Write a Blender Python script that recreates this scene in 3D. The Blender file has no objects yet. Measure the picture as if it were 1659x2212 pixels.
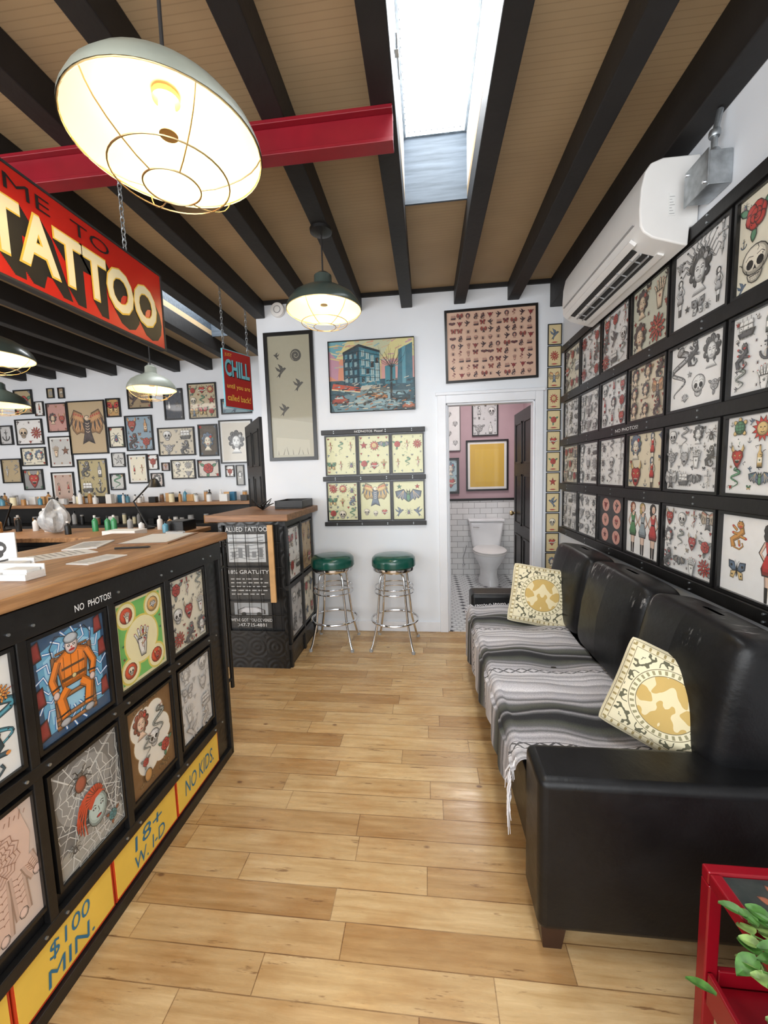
import bpy, math, random
from mathutils import Vector, Matrix
RN=random.Random(11)
SC=bpy.context.scene
COL=SC.collection
WO={}
pi=math.pi
# ------------------------------------------------------------ materials
class NT:
    def __init__(s,name):
        s.mat=bpy.data.materials.new(name); s.mat.use_nodes=True
        s.t=s.mat.node_tree; s.b=s.t.nodes['Principled BSDF']
    def n(s,ty,**k):
        x=s.t.nodes.new(ty)
        for a,v in k.items(): setattr(x,a,v)
        return x
    def l(s,a,b): s.t.links.new(a,b)
    def put(s,sock,v):
        if isinstance(v,(int,float)): sock.default_value=v
        elif isinstance(v,tuple): sock.default_value=v if len(v)==4 or sock.type=='VECTOR' else (*v,1)
        else: s.l(v,sock)
    def m(s,op,a,b=None,c=None):
        x=s.n('ShaderNodeMath',operation=op)
        for i,v in enumerate((a,b,c)):
            if v is not None: s.put(x.inputs[i],v)
        return x.outputs[0]
    def mix(s,f,a,b,mode='MIX'):
        x=s.n('ShaderNodeMix',data_type='RGBA',blend_type=mode)
        s.put(x.inputs[0],f); s.put(x.inputs[6],a); s.put(x.inputs[7],b)
        return x.outputs[2]
    def noise(s,vec,scale,detail=3,rough=.5):
        x=s.n('ShaderNodeTexNoise'); x.inputs['Scale'].default_value=scale
        x.inputs['Detail'].default_value=detail; x.inputs['Roughness'].default_value=rough
        if vec is not None: s.l(vec,x.inputs['Vector'])
        return x.outputs[0]
    def comb(s,x,y,z):
        c=s.n('ShaderNodeCombineXYZ')
        for i,v in enumerate((x,y,z)): s.put(c.inputs[i],v)
        return c.outputs[0]
    def pos(s):
        g=s.n('ShaderNodeNewGeometry'); q=s.n('ShaderNodeSeparateXYZ'); s.l(g.outputs['Position'],q.inputs[0])
        return g.outputs['Position'],q.outputs[0],q.outputs[1],q.outputs[2]
    def bump(s,h,st=.3,dist=.01):
        b=s.n('ShaderNodeBump'); b.inputs['Strength'].default_value=st; b.inputs['Distance'].default_value=dist
        s.l(h,b.inputs['Height']); s.l(b.outputs[0],s.b.inputs['Normal'])
    def rng(s,v,a,b,c=0,d=1):
        x=s.n('ShaderNodeMapRange'); s.put(x.inputs[0],v)
        for i,q in enumerate((a,b,c,d)): x.inputs[i+1].default_value=q
        return x.outputs[0]
    def base(s,v): s.put(s.b.inputs['Base Color'],v)
    def set(s,**k):
        for a,v in k.items(): s.b.inputs[a.replace('_',' ')].default_value=v
def mat(name,c,rough=.5,metal=0,var=.12,vs=8,bump=0,bs=80,emit=0,coat=0,trans=0):
    m=NT(name); m.set(Roughness=rough,Metallic=metal)
    m.b.inputs['Coat Weight'].default_value=coat
    m.b.inputs['Transmission Weight'].default_value=trans
    p,_,_,_=m.pos()
    if var:
        nz=m.noise(p,vs); f=m.rng(nz,.3,.7)
        d=tuple(x*(1-var) for x in c)+(1,); e=tuple(min(1,x*(1+var)) for x in c)+(1,)
        m.base(m.mix(f,d,e))
    else: m.base((*c,1))
    if bump: m.bump(m.noise(p,bs,4),bump,.004)
    if emit:
        m.b.inputs['Emission Color'].default_value=(*c,1); m.b.inputs['Emission Strength'].default_value=emit
    return m.mat
BLK=mat('black_painted_wood',(.009,.0085,.0085),.40,var=.3,vs=14,bump=.15,bs=60)
BEAM=mat('dark_stained_beam',(.009,.0075,.007),.6,var=.35,vs=5,bump=.4,bs=30)
FRM=mat('black_frame_lacquer',(.009,.0085,.0085),.3)
WHT=mat('white_wall_paint',(.78,.81,.85),.75,var=.02,vs=3,bump=.06,bs=140)
TRIM=mat('white_gloss_trim',(.80,.82,.86),.4,var=.02)
CHR=mat('chrome',(.75,.76,.78),.12,1,var=.03)
STL=mat('galvanised_steel',(.42,.45,.47),.4,.9,var=.25,vs=25)
GRNV=mat('green_vinyl',(.004,.075,.055),.25,var=.08,coat=.4)
RED=mat('red_beam_paint',(.21,.004,.012),.42,var=.15,vs=6)
REDT=mat('red_table_enamel',(.27,.004,.012),.25,var=.1)
CREAM=mat('cream_paint',(.88,.80,.54),.5,var=.05)
YEL=mat('sign_yellow_paint',(.88,.58,.085),.5,var=.05)
SRED=mat('sign_red_paint',(.55,.018,.010),.35,var=.12,vs=4)
SRED3=mat('deep_red_paint',(.40,.016,.013),.4,var=.1,vs=4)
SRED2=mat('border_red_paint',(.60,.045,.01),.5)
BLUE=mat('sign_blue_paint',(.03,.17,.30),.5)
TEAL=mat('pale_blue_paint',(.20,.56,.66),.5)
WTXT=mat('white_lettering_paint',(.85,.85,.84),.5,var=.02)
KTXT=mat('black_lettering_paint',(.012,.012,.012),.5)
SHO=mat('shade_green_enamel',(.055,.075,.065),.3,var=.1,coat=.3)
SHOG=mat('shade_grey_enamel',(.30,.32,.27),.4,var=.15)
SHI=mat('shade_cream_enamel_inside',(.92,.84,.58),.45,var=.02)
BULB=mat('glowing_bulb',(1,.74,.36),.5,var=0,emit=100)
BRASS=mat('brass_wire',(.55,.40,.20),.3,.9)
CORD=mat('black_cord',(.02,.018,.018),.6)
PORC=mat('white_porcelain',(.82,.83,.84),.12,var=.02,coat=.5)
ACW=mat('white_plastic',(.80,.79,.77),.35,var=.02)
DARK=mat('dark_slot',(.03,.03,.03),.7)
GREYP=mat('grey_plastic',(.35,.35,.35),.5)
LGREY=mat('light_grey_lining',(.66,.68,.70),.5)
BAG=mat('clear_plastic_film',(.85,.88,.90),.2,var=.2,vs=30,trans=.5,bump=.8,bs=40)
PAPER=mat('white_paper',(.80,.80,.78),.7,var=.02)
LEAF=mat('green_leaf',(.07,.20,.035),.45,var=.5,vs=45)
LEAFP=mat('pale_green_leaf',(.24,.38,.11),.45,var=.5,vs=45)
TERR=mat('terracotta',(.45,.2,.1),.7)
GLS=mat('dark_glass_top',(.015,.02,.02),.25)
AMB=mat('amber_plastic',(.5,.25,.08),.3)
GBOT=mat('green_soap',(.05,.30,.12),.25)
BBOT=mat('blue_liquid',(.10,.30,.42),.2)
VIO=mat('violet_screen_glow',(.25,.12,.9),.4,var=.3,vs=40,emit=1.2)
LWOOD=mat('light_pine',(.62,.36,.15),.5,var=.12,vs=12)
FOOT=mat('dark_walnut_foot',(.035,.015,.010),.35)
MAUVE=mat('mauve_wall_paint',(.49,.345,.375),.7,var=.03)
def wood_mat(name,c1,c2,axis=0,rough=.45):
    m=NT(name); m.set(Roughness=rough)
    p,x,y,z=m.pos()
    v=[m.m('MULTIPLY',q,(2 if i==axis else 28)) for i,q in enumerate((x,y,z))]
    n=m.noise(m.comb(*v),1.6,5,.6)
    m.base(m.mix(m.rng(n,.3,.7),c1,c2)); m.bump(n,.25,.003)
    return m.mat
CTOP=wood_mat('butcher_block_wood',(.20,.090,.035),(.50,.27,.12),1)
PTOP=wood_mat('reclaimed_wood_top',(.13,.06,.028),(.38,.19,.09),0)
SHELFW=wood_mat('shelf_wood',(.22,.10,.04),(.42,.22,.10),0)
GREYW=wood_mat('grey_weathered_wood',(.030,.042,.055),(.08,.10,.125),0,.65)
def floor_mat():
    m=NT('maple_plank_floor'); p,x,y,z=m.pos()
    rw=.098
    ys=m.m('DIVIDE',y,rw); row=m.m('FLOOR',ys); fy=m.m('FRACT',ys)
    w1=m.n('ShaderNodeTexWhiteNoise',noise_dimensions='1D'); m.l(row,w1.inputs['W'])
    xs=m.m('ADD',m.m('DIVIDE',x,.66),m.m('MULTIPLY',w1.outputs[0],9.3))
    col=m.m('FLOOR',xs); fx=m.m('FRACT',xs)
    w2=m.n('ShaderNodeTexWhiteNoise',noise_dimensions='2D'); m.l(m.comb(row,col,0.0),w2.inputs['Vector'])
    idv=w2.outputs[0]
    gv=m.comb(m.m('MULTIPLY',x,2.6),m.m('MULTIPLY',y,34),m.m('MULTIPLY',idv,40))
    g=m.noise(gv,1.5,6,.65)
    c=m.mix(idv,(.50,.31,.14),(.73,.53,.285))
    c=m.mix(m.rng(g,.32,.72),c,m.mix(1.0,c,(.68,.59,.46),'MULTIPLY'))
    blot=m.noise(m.comb(m.m('MULTIPLY',x,4),m.m('MULTIPLY',y,9),m.m('MULTIPLY',idv,9)),1.0,4,.6)
    c=m.mix(m.rng(blot,.45,.75,0,.75),c,m.mix(1.0,c,(.76,.60,.42),'MULTIPLY'))
    k=m.noise(m.comb(m.m('MULTIPLY',x,5.0),m.m('MULTIPLY',y,38),m.m('MULTIPLY',idv,17)),1.2,4,.75)
    c=m.mix(m.rng(k,.62,.69,0,.8),c,(.18,.085,.035))
    w3=m.n('ShaderNodeTexVoronoi'); m.l(m.comb(m.m('MULTIPLY',x,2.2),m.m('MULTIPLY',y,4.0),idv),w3.inputs[0]); w3.inputs['Scale'].default_value=1.6
    c=m.mix(m.rng(w3.outputs[0],.06,.03,0,.85),c,(.15,.065,.03))
    gap=m.m('MAXIMUM',m.m('LESS_THAN',fy,.030),m.m('LESS_THAN',fx,.0045))
    c=m.mix(m.m('MULTIPLY',gap,m.rng(blot,.3,.7,.4,.95)),c,(.14,.06,.022))
    m.base(c); m.put(m.b.inputs['Roughness'],m.rng(g,.3,.7,.20,.36))
    m.bump(m.m('SUBTRACT',m.m('MULTIPLY',g,.15),gap),.25,.002)
    return m.mat
FLOOR=floor_mat()
def ceil_mat():
    m=NT('beadboard_ceiling'); p,x,y,z=m.pos(); m.set(Roughness=.65)
    fy=m.m('FRACT',m.m('DIVIDE',y,.026))
    gr=m.m('LESS_THAN',fy,.14)
    n=m.noise(m.comb(m.m('MULTIPLY',x,2),m.m('MULTIPLY',y,3),z),1.5,3)
    c=m.mix(m.rng(n,.3,.7),(.36,.25,.138),(.415,.295,.165))
    c=m.mix(m.m('MULTIPLY',gr,.24),c,(.13,.08,.035))
    m.base(c); m.bump(m.m('MULTIPLY',gr,-1.0),.3,.002)
    return m.mat
CEIL=ceil_mat()
def tile_mat():
    m=NT('white_subway_tile'); p,x,y,z=m.pos(); m.set(Roughness=.15)
    br=m.n('ShaderNodeTexBrick'); m.l(m.comb(m.m('ADD',x,y),z,0.0),br.inputs['Vector'])
    br.inputs['Scale'].default_value=1; br.inputs['Brick Width'].default_value=.15; br.inputs['Row Height'].default_value=.075
    br.inputs['Mortar Size'].default_value=.003
    br.inputs['Color1'].default_value=(.80,.80,.79,1);br.inputs['Color2'].default_value=(.72,.73,.73,1);br.inputs['Mortar'].default_value=(.35,.35,.34,1)
    m.l(br.outputs[0],m.b.inputs['Base Color']); return m.mat
TILE=tile_mat()
def hex_mat():
    m=NT('mosaic_floor_tile'); p,x,y,z=m.pos(); m.set(Roughness=.3)
    xs=m.m('DIVIDE',x,.055); ys=m.m('DIVIDE',y,.048)
    r=m.m('FLOOR',ys); off=m.m('MULTIPLY',m.m('MODULO',r,2.0),.5)
    fx=m.m('SUBTRACT',m.m('FRACT',m.m('ADD',xs,off)),.5); fy=m.m('SUBTRACT',m.m('FRACT',ys),.5)
    d=m.m('SQRT',m.m('ADD',m.m('MULTIPLY',fx,fx),m.m('MULTIPLY',fy,fy)))
    c=m.mix(m.m('GREATER_THAN',d,.47),(.70,.71,.71),(.34,.35,.36))
    x4=m.m('LESS_THAN',m.m('FRACT',m.m('MULTIPLY',m.m('FLOOR',m.m('ADD',xs,off)),.3334)),.2)
    dot=m.m('MULTIPLY',m.m('MULTIPLY',x4,m.m('LESS_THAN',m.m('FRACT',m.m('MULTIPLY',r,.5)),.2)),m.m('LESS_THAN',d,.42))
    m.base(m.mix(dot,c,(.02,.02,.03))); return m.mat
HEX=hex_mat()
def leather_mat(name,worn):
    m=NT(name); p,x,y,z=m.pos()
    n=m.noise(p,7,4,.5); n2=m.noise(p,240,2)
    cr=m.noise(m.comb(m.m('MULTIPLY',x,9),m.m('MULTIPLY',y,5),m.m('MULTIPLY',z,9)),1.4,4,.6)
    c=m.mix(m.rng(n,.3,.75),(.004,.0042,.0048),(.008,.008,.009))
    if worn:
        sc=m.noise(m.comb(m.m('MULTIPLY',x,14),m.m('MULTIPLY',y,60),m.m('MULTIPLY',z,16)),1,3,.7)
        w=m.m('MULTIPLY',m.rng(sc,.58,.66),m.m('MULTIPLY',m.rng(z,.80,.88),m.rng(m.noise(p,5,2),.50,.60)))
        c=m.mix(w,c,(.34,.33,.32))
    m.base(c); m.set(Specular_IOR_Level=.32)
    m.put(m.b.inputs['Roughness'],m.rng(n,.3,.7,.32,.44))
    m.bump(m.m('ADD',m.m('MULTIPLY',cr,1.0),m.m('MULTIPLY',n2,.03)),.13,.02)
    return m.mat
LEATHER=leather_mat('black_leather',False); WLEATHER=leather_mat('worn_black_leather',True)
def serape_mat():
    m=NT('striped_woven_blanket'); m.set(Roughness=.95)
    tc=m.n('ShaderNodeUVMap'); q=m.n('ShaderNodeSeparateXYZ'); m.l(tc.outputs[0],q.inputs[0])
    u,v=q.outputs[0],q.outputs[1]
    wob=m.m('ADD',m.m('MULTIPLY',m.m('SINE',m.m('MULTIPLY',v,7.0)),.006),m.m('MULTIPLY',m.noise(m.comb(m.m('MULTIPLY',u,3),m.m('MULTIPLY',v,5),0.0),1,2),.022))
    uu=m.m('ADD',u,wob)
    fr=m.m('FRACT',m.m('ADD',m.m('MULTIPLY',uu,3.0),.08))
    r=m.n('ShaderNodeValToRGB'); r.color_ramp.interpolation='LINEAR'; m.l(fr,r.inputs[0])
    L=(.58,.56,.59);G=(.34,.33,.35);D=(.13,.13,.135);K=(.024,.024,.026);O=(.10,.105,.085);Wt=(.76,.74,.76)
    st=[(0,L),(.045,G),(.06,Wt),(.10,L),(.115,G),(.13,Wt),(.17,G),(.185,L),(.22,Wt),(.30,L),(.33,G),(.36,L),(.39,D),(.41,G),(.44,D),(.48,O),(.53,K),(.58,K),(.60,D),(.615,G),(.635,K),(.69,O),(.73,D),(.75,G),(.78,L),(.81,D),(.83,G),(.86,L),(.91,G),(.93,Wt),(.98,L)]
    cr=r.color_ramp
    cr.elements[0].position=0;cr.elements[0].color=(*L,1);cr.elements[1].position=st[1][0];cr.elements[1].color=(*st[1][1],1)
    for a,c in st[2:]:
        e=cr.elements.new(a);e.color=(*c,1)
    band=m.m('MULTIPLY',m.m('GREATER_THAN',fr,.225),m.m('LESS_THAN',fr,.295))
    tri=m.m('ABSOLUTE',m.m('SUBTRACT',m.m('FRACT',m.m('MULTIPLY',v,16)),.5))
    bb=m.m('MULTIPLY',m.m('ABSOLUTE',m.m('SUBTRACT',fr,.26)),14.0)
    zz=m.m('LESS_THAN',m.m('ABSOLUTE',m.m('SUBTRACT',tri,bb)),.12)
    edge=m.m('GREATER_THAN',bb,.42)
    z2=m.m('MULTIPLY',band,m.m('MAXIMUM',zz,edge))
    nz=m.noise(m.comb(m.m('MULTIPLY',u,400),m.m('MULTIPLY',v,150),0.0),1,2)
    c=m.mix(m.m('MULTIPLY',z2,.85),r.outputs[0],(.03,.03,.032))
    c=m.mix(m.rng(nz,.3,.7,0,.5),c,m.mix(1.0,c,(.45,.45,.45),'MULTIPLY'))
    m.base(c); m.bump(nz,.6,.004); return m.mat
SERAPE=serape_mat()
FRINGE=mat('blanket_fringe_yarn',(.74,.72,.73),.95)
def pillow_mat():
    m=NT('ornate_printed_cushion_cloth'); m.set(Roughness=.85)
    tc=m.n('ShaderNodeUVMap'); q=m.n('ShaderNodeSeparateXYZ'); m.l(tc.outputs[0],q.inputs[0])
    u=m.m('SUBTRACT',m.m('MULTIPLY',q.outputs[0],2.0),1.0); v=m.m('SUBTRACT',m.m('MULTIPLY',q.outputs[1],2.0),1.0)
    au=m.m('ABSOLUTE',u); av=m.m('ABSOLUTE',v)
    r=m.m('SQRT',m.m('ADD',m.m('MULTIPLY',u,u),m.m('MULTIPLY',v,v)))
    mx=m.m('MAXIMUM',au,av); mn=m.m('MINIMUM',au,av)
    cream=(.76,.69,.48)
    def curl(sx,sy,seed,scale,dist,lo,hi,det=2.0):
        w=m.n('ShaderNodeTexWave',wave_type='RINGS'); m.l(m.comb(m.m('MULTIPLY',sx,1.0),m.m('MULTIPLY',sy,1.0),seed),w.inputs[0])
        w.inputs['Scale'].default_value=scale;w.inputs['Distortion'].default_value=dist;w.inputs['Detail'].default_value=1;w.inputs['Detail Scale'].default_value=det
        return m.m('MULTIPLY',m.m('GREATER_THAN',w.outputs[1],lo),m.m('LESS_THAN',w.outputs[1],hi))
    reg=m.m('MULTIPLY',m.m('GREATER_THAN',r,.70),m.m('LESS_THAN',mx,.80))
    c=m.mix(m.m('MULTIPLY',reg,curl(mx,mn,1.3,3.2,7,.86,2.0,2.0)),cream,(.12,.115,.07))
    bd=m.m('MULTIPLY',m.m('GREATER_THAN',mx,.84),m.m('LESS_THAN',mx,.92))
    bt=m.m('GREATER_THAN',m.m('SINE',m.m('MULTIPLY',mn,46.0)),.55)
    c=m.mix(m.m('MULTIPLY',bd,bt),c,(.36,.28,.12))
    for a in (.815,.935):
        c=m.mix(m.m('MULTIPLY',m.m('GREATER_THAN',mx,a),m.m('LESS_THAN',mx,a+.012)),c,(.20,.16,.08))
    med=m.m('LESS_THAN',r,.54)
    c=m.mix(med,c,(.54,.37,.12))
    c=m.mix(m.m('MULTIPLY',med,curl(au,v,4.0,2.2,3,.84,2.0,1.4)),c,(.17,.12,.06))
    c=m.mix(m.m('MULTIPLY',med,curl(au,v,4.0,2.2,3,.0,.10,1.4)),c,(.72,.62,.38))
    ang=m.m('ARCTAN2',u,v)
    dots=m.m('MULTIPLY',m.m('MULTIPLY',m.m('GREATER_THAN',r,.57),m.m('LESS_THAN',r,.65)),m.m('GREATER_THAN',m.m('SINE',m.m('MULTIPLY',ang,34.0)),.2))
    c=m.mix(dots,c,(.30,.27,.15))
    for a in (.535,.665): c=m.mix(m.m('MULTIPLY',m.m('GREATER_THAN',r,a),m.m('LESS_THAN',r,a+.014)),c,(.18,.15,.08))
    m.base(c); m.bump(m.noise(tc.outputs[0],160,2),.25,.002); return m.mat
PILLOW=pillow_mat()
PCLOTH=mat('cream_cushion_cloth',(.76,.69,.48),.9,var=.03)
def tin_mat():
    m=NT('black_pressed_tin'); p,x,y,z=m.pos(); m.set(Roughness=.28)
    w=m.n('ShaderNodeTexWave',wave_type='RINGS',rings_direction='SPHERICAL'); m.l(m.comb(m.m('PINGPONG',m.m('ADD',x,y),.07),0.0,m.m('PINGPONG',z,.08)),w.inputs[0]); w.inputs['Scale'].default_value=9;w.inputs['Distortion'].default_value=1
    m.base((.009,.009,.009,1)); m.bump(w.outputs[1],.22,.004); return m.mat
TIN=tin_mat()
def art_mat():
    m=NT('printed_artwork'); a=m.n('ShaderNodeVertexColor'); a.layer_name='Col'
    p,_,_,_=m.pos(); n=m.noise(p,30,3)
    m.base(m.mix(m.rng(n,.3,.7,0,.08),a.outputs[0],(.45,.40,.32)))
    m.set(Roughness=.45); m.b.inputs['Coat Weight'].default_value=.4; m.b.inputs['Coat Roughness'].default_value=.05
    return m.mat
ART=art_mat()
# ------------------------------------------------------------ mesh builder
class B:
    def __init__(s): s.v=[];s.f=[];s.mi=[];s.col=[];s.uv={};s.cm=0;s.cc=None
    def add(s,vs,fs,uvs=None):
        o=len(s.v); s.v+=[tuple(p) for p in vs]
        for f in fs: s.f.append(tuple(i+o for i in f)); s.mi.append(s.cm); s.col.append(s.cc)
        if uvs:
            for i,u in enumerate(uvs): s.uv[o+i]=u
        return s
    def box(s,x0,x1,y0,y1,z0,z1):
        vs=[(x0,y0,z0),(x1,y0,z0),(x1,y1,z0),(x0,y1,z0),(x0,y0,z1),(x1,y0,z1),(x1,y1,z1),(x0,y1,z1)]
        return s.add(vs,[(3,2,1,0),(4,5,6,7),(0,1,5,4),(1,2,6,5),(2,3,7,6),(3,0,4,7)])
    def tube(s,pts,r,n=8,closed=False,cap=True):
        pts=[Vector(p) for p in pts]; N=len(pts); rs=r if isinstance(r,(list,tuple)) else [r]*N
        vs=[];fs=[];up=None
        for i,p in enumerate(pts):
            if closed: t=pts[(i+1)%N]-pts[i-1]
            else: t=pts[min(i+1,N-1)]-pts[max(i-1,0)]
            t.normalize()
            if up is None:
                up=Vector((0,0,1)) if abs(t.z)<.9 else Vector((1,0,0))
            a=(up-t*up.dot(t)).normalized(); up=a; b=t.cross(a)
            for k in range(n):
                an=2*pi*k/n; vs.append(p+(a*math.cos(an)+b*math.sin(an))*rs[i])
        M=N if closed else N-1
        for i in range(M):
            j=(i+1)%N
            for k in range(n):
                l=(k+1)%n; fs.append((i*n+k,i*n+l,j*n+l,j*n+k))
        if cap and not closed:
            fs.append(tuple(range(n))[::-1]); fs.append(tuple((N-1)*n+k for k in range(n)))
        return s.add(vs,fs)
    def lathe(s,prof,c,n=32,ry=1.0):
        vs=[];fs=[]
        for r,z in prof:
            for k in range(n):
                a=2*pi*k/n; vs.append((c[0]+r*math.cos(a),c[1]+r*ry*math.sin(a),c[2]+z))
        for i in range(len(prof)-1):
            for k in range(n):
                l=(k+1)%n; fs.append((i*n+k,i*n+l,(i+1)*n+l,(i+1)*n+k))
        if prof[0][0]>1e-4: fs.append(tuple(range(n))[::-1])
        if prof[-1][0]>1e-4: fs.append(tuple((len(prof)-1)*n+k for k in range(n)))
        return s.add(vs,fs)
    def grid(s,fn,nu,nv,flip=False):
        vs=[];uv=[];fs=[]
        for i in range(nu+1):
            for j in range(nv+1):
                u=i/nu;v=j/nv; vs.append(fn(u,v)); uv.append((u,v))
        for i in range(nu):
            for j in range(nv):
                a=i*(nv+1)+j; q=(a,a+nv+1,a+nv+2,a+1); fs.append(q[::-1] if flip else q)
        return s.add(vs,fs,uv)
    def ring(s,c,r,t,n=32,m=6,ax=2):
        pts=[]
        for k in range(n):
            a=2*pi*k/n; p=[0,0,0]; i,j=[(1,2),(0,2),(0,1)][ax]
            p[i]=r*math.cos(a);p[j]=r*math.sin(a); pts.append((c[0]+p[0],c[1]+p[1],c[2]+p[2]))
        return s.tube(pts,t,m,closed=True)
def finish(name,b,mats,parent=None,label=None,cat=None,kind=None,group=None,smooth=False,bevel=0,seg=2,org=None,sub=0):
    me=bpy.data.meshes.new(name)
    xs=[p[0] for p in b.v];ys=[p[1] for p in b.v];zs=[p[2] for p in b.v]
    o=Vector(org) if org else Vector(((min(xs)+max(xs))/2,(min(ys)+max(ys))/2,min(zs)))
    me.from_pydata([(p[0]-o.x,p[1]-o.y,p[2]-o.z) for p in b.v],[],b.f)
    for m in (mats if isinstance(mats,(list,tuple)) else [mats]): me.materials.append(m)
    for i,p in enumerate(me.polygons): p.material_index=b.mi[i]; p.use_smooth=smooth
    if any(c is not None for c in b.col):
        ca=me.color_attributes.new('Col','FLOAT_COLOR','CORNER'); d=[]
        for i,p in enumerate(me.polygons):
            c=b.col[i] or (1,1,1)
            for _ in p.loop_indices: d+=[c[0],c[1],c[2],1]
        ca.data.foreach_set('color',d)
    if b.uv:
        ul=me.uv_layers.new(name='UVMap')
        for l in me.loops: ul.data[l.index].uv=b.uv.get(l.vertex_index,(0,0))
    if smooth:
        try: me.set_sharp_from_angle(angle=math.radians(40))
        except Exception: pass
    me.update()
    ob=bpy.data.objects.new(name,me); COL.objects.link(ob)
    if bevel:
        md=ob.modifiers.new('bevel','BEVEL'); md.width=bevel; md.segments=seg; md.limit_method='ANGLE'
    if sub:
        md=ob.modifiers.new('sub','SUBSURF'); md.levels=sub; md.render_levels=sub
    place(ob,o,parent); tag(ob,label,cat,kind,group); return ob
def place(ob,o,parent):
    WO[ob.name]=Vector(o)
    if parent is not None:
        ob.parent=parent; ob.location=Vector(o)-WO[parent.name]
    else: ob.location=o
def tag(ob,label,cat,kind,group):
    if label: ob['label']=label
    if cat: ob['category']=cat
    if kind: ob['kind']=kind
    if group: ob['group']=group
def empty(name,o,label,cat,group=None):
    ob=bpy.data.objects.new(name,None); ob.empty_display_size=.05; COL.objects.link(ob); place(ob,o,None); tag(ob,label,cat,None,group); return ob
def struct(name,b,m,**k): return finish(name,b,m,kind='structure',**k)
class PL:
    def __init__(s,o,U,V,N): s.o=Vector(o);s.U=Vector(U);s.V=Vector(V);s.N=Vector(N)
    def __call__(s,u,v,w=0): return s.o+s.U*u+s.V*v+s.N*w
def txt(body,offset=0,ext=0):
    c=bpy.data.curves.new('t','FONT'); c.body=body; c.size=1; c.offset=offset; c.extrude=ext; c.resolution_u=3
    c.align_x='CENTER'
    ob=bpy.data.objects.new('t',c); COL.objects.link(ob)
    dg=bpy.context.evaluated_depsgraph_get(); me=bpy.data.meshes.new_from_object(ob.evaluated_get(dg))
    vs=[tuple(v.co) for v in me.vertices]; fs=[tuple(p.vertices) for p in me.polygons]
    bpy.data.objects.remove(ob); bpy.data.curves.remove(c); bpy.data.meshes.remove(me)
    return vs,fs
def text_on(b,pl,body,u0,v0,u1,v1,w,offset=0,ext=.0,keep=False,slant=0):
    vs,fs=txt(body,offset,0)
    if not vs: return b
    x0=min(p[0] for p in vs);x1=max(p[0] for p in vs);y0=min(p[1] for p in vs);y1=max(p[1] for p in vs)
    sx=(u1-u0)/(x1-x0);sy=(v1-v0)/(y1-y0)
    if keep: sx=min(sx,sy)
    cx=(u0+u1)/2-(x1-x0)*sx/2 if keep else u0
    P=[]
    for p in vs:
        u=cx+(p[0]-x0)*sx; v=v0+(p[1]-y0)*sy; u+=slant*(v-v0)
        P.append(pl(u,v,w))
    return b.add(P,fs)
# ------------------------------------------------------------ vector art
K=(.018,.017,.016)
def dk(c,f=.5): return tuple(x*f for x in c)
class Art:
    def __init__(s,bg,H): s.p=[([(0,0),(1,0),(1,H),(0,H)],bg)]; s.H=H
    def poly(s,pts,c): s.p.append((pts,c))
    def ell(s,x,y,rx,ry,c,rot=0,n=14):
        ca,sa=math.cos(rot),math.sin(rot); P=[]
        for k in range(n):
            a=2*pi*k/n; u,v=rx*math.cos(a),ry*math.sin(a); P.append((x+u*ca-v*sa,y+u*sa+v*ca))
        s.poly(P,c)
    def oell(s,x,y,rx,ry,c,rot=0,o=None,n=14):
        rx,ry=abs(rx),abs(ry); o=abs(o)*.7 if o else max(rx,ry)*.08; s.ell(x,y,rx+o,ry+o,K,rot,n); s.ell(x,y,rx,ry,dk(c,.42),rot,n)
        m=min(rx,ry); s.ell(x-.08*m,y+.10*m,rx*.88,ry*.86,dk(c,.78),rot,n); s.ell(x-.13*m,y+.16*m,rx*.72,ry*.70,c,rot,n)
    def line(s,P,w,c,tap=False):
        n=len(P); L=[];Rr=[]
        for i in range(n):
            a=P[max(i-1,0)];b=P[min(i+1,n-1)]; dx,dy=b[0]-a[0],b[1]-a[1]; d=math.hypot(dx,dy) or 1
            ww=w*(1-(i/(n-1))*.85 if tap else 1)/2
            L.append((P[i][0]-dy/d*ww,P[i][1]+dx/d*ww)); Rr.append((P[i][0]+dy/d*ww,P[i][1]-dx/d*ww))
        for i in range(n-1): s.p.append(([L[i],Rr[i],Rr[i+1],L[i+1]],c))
    def oline(s,P,w,c,tap=False,o=.35):
        s.line(P,w*(1+o),K,tap); s.line(P,w,dk(c,.5),tap); s.line([(p[0]-w*.12,p[1]+w*.12) for p in P],w*.6,c,tap)
    def leaf(s,x,y,l,w,a,c):
        ca,sa=math.cos(a),math.sin(a)
        for k,cc in ((1.0,K),(.84,dk(c,.5)),(.66,c)):
            P=[]
            for t,h in ((0,0),(.25,.8),(.55,1),(.8,.6),(1,0),(.8,-.6),(.55,-1),(.25,-.8)):
                u=(t-.5)*l*k+.5*l; v=h*w*.5*k*.95; P.append((x+u*ca-v*sa,y+u*sa+v*ca))
            s.poly(P,cc)
def T(x,y,s,pts,fx=1): return [(x+p[0]*s*fx,y+p[1]*s) for p in pts]
def opoly(A,x,y,s,pts,c,fx=1,o=1.13):
    cx=sum(p[0] for p in pts)/len(pts);cy=sum(p[1] for p in pts)/len(pts)
    sc=lambda k,dx=0,dy=0:[(cx+(p[0]-cx)*k+dx,cy+(p[1]-cy)*k+dy) for p in pts]
    A.poly(T(x,y,s,sc(1+(o-1)*.8),fx),K); A.poly(T(x,y,s,pts,fx),dk(c,.42)); A.poly(T(x,y,s,sc(.86,-.02,.03),fx),dk(c,.78)); A.poly(T(x,y,s,sc(.68,-.03,.05),fx),c)
class Pal:
    def __init__(s,r,g,y,b,o): s.r,s.g,s.y,s.b,s.o=r,g,y,b,o
    def any(s): return RN.choice([s.r,s.g,s.y,s.o])
PC=Pal((.52,.05,.04),(.10,.26,.15),(.70,.50,.22),(.84,.78,.64),(.12,.17,.24))
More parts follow.
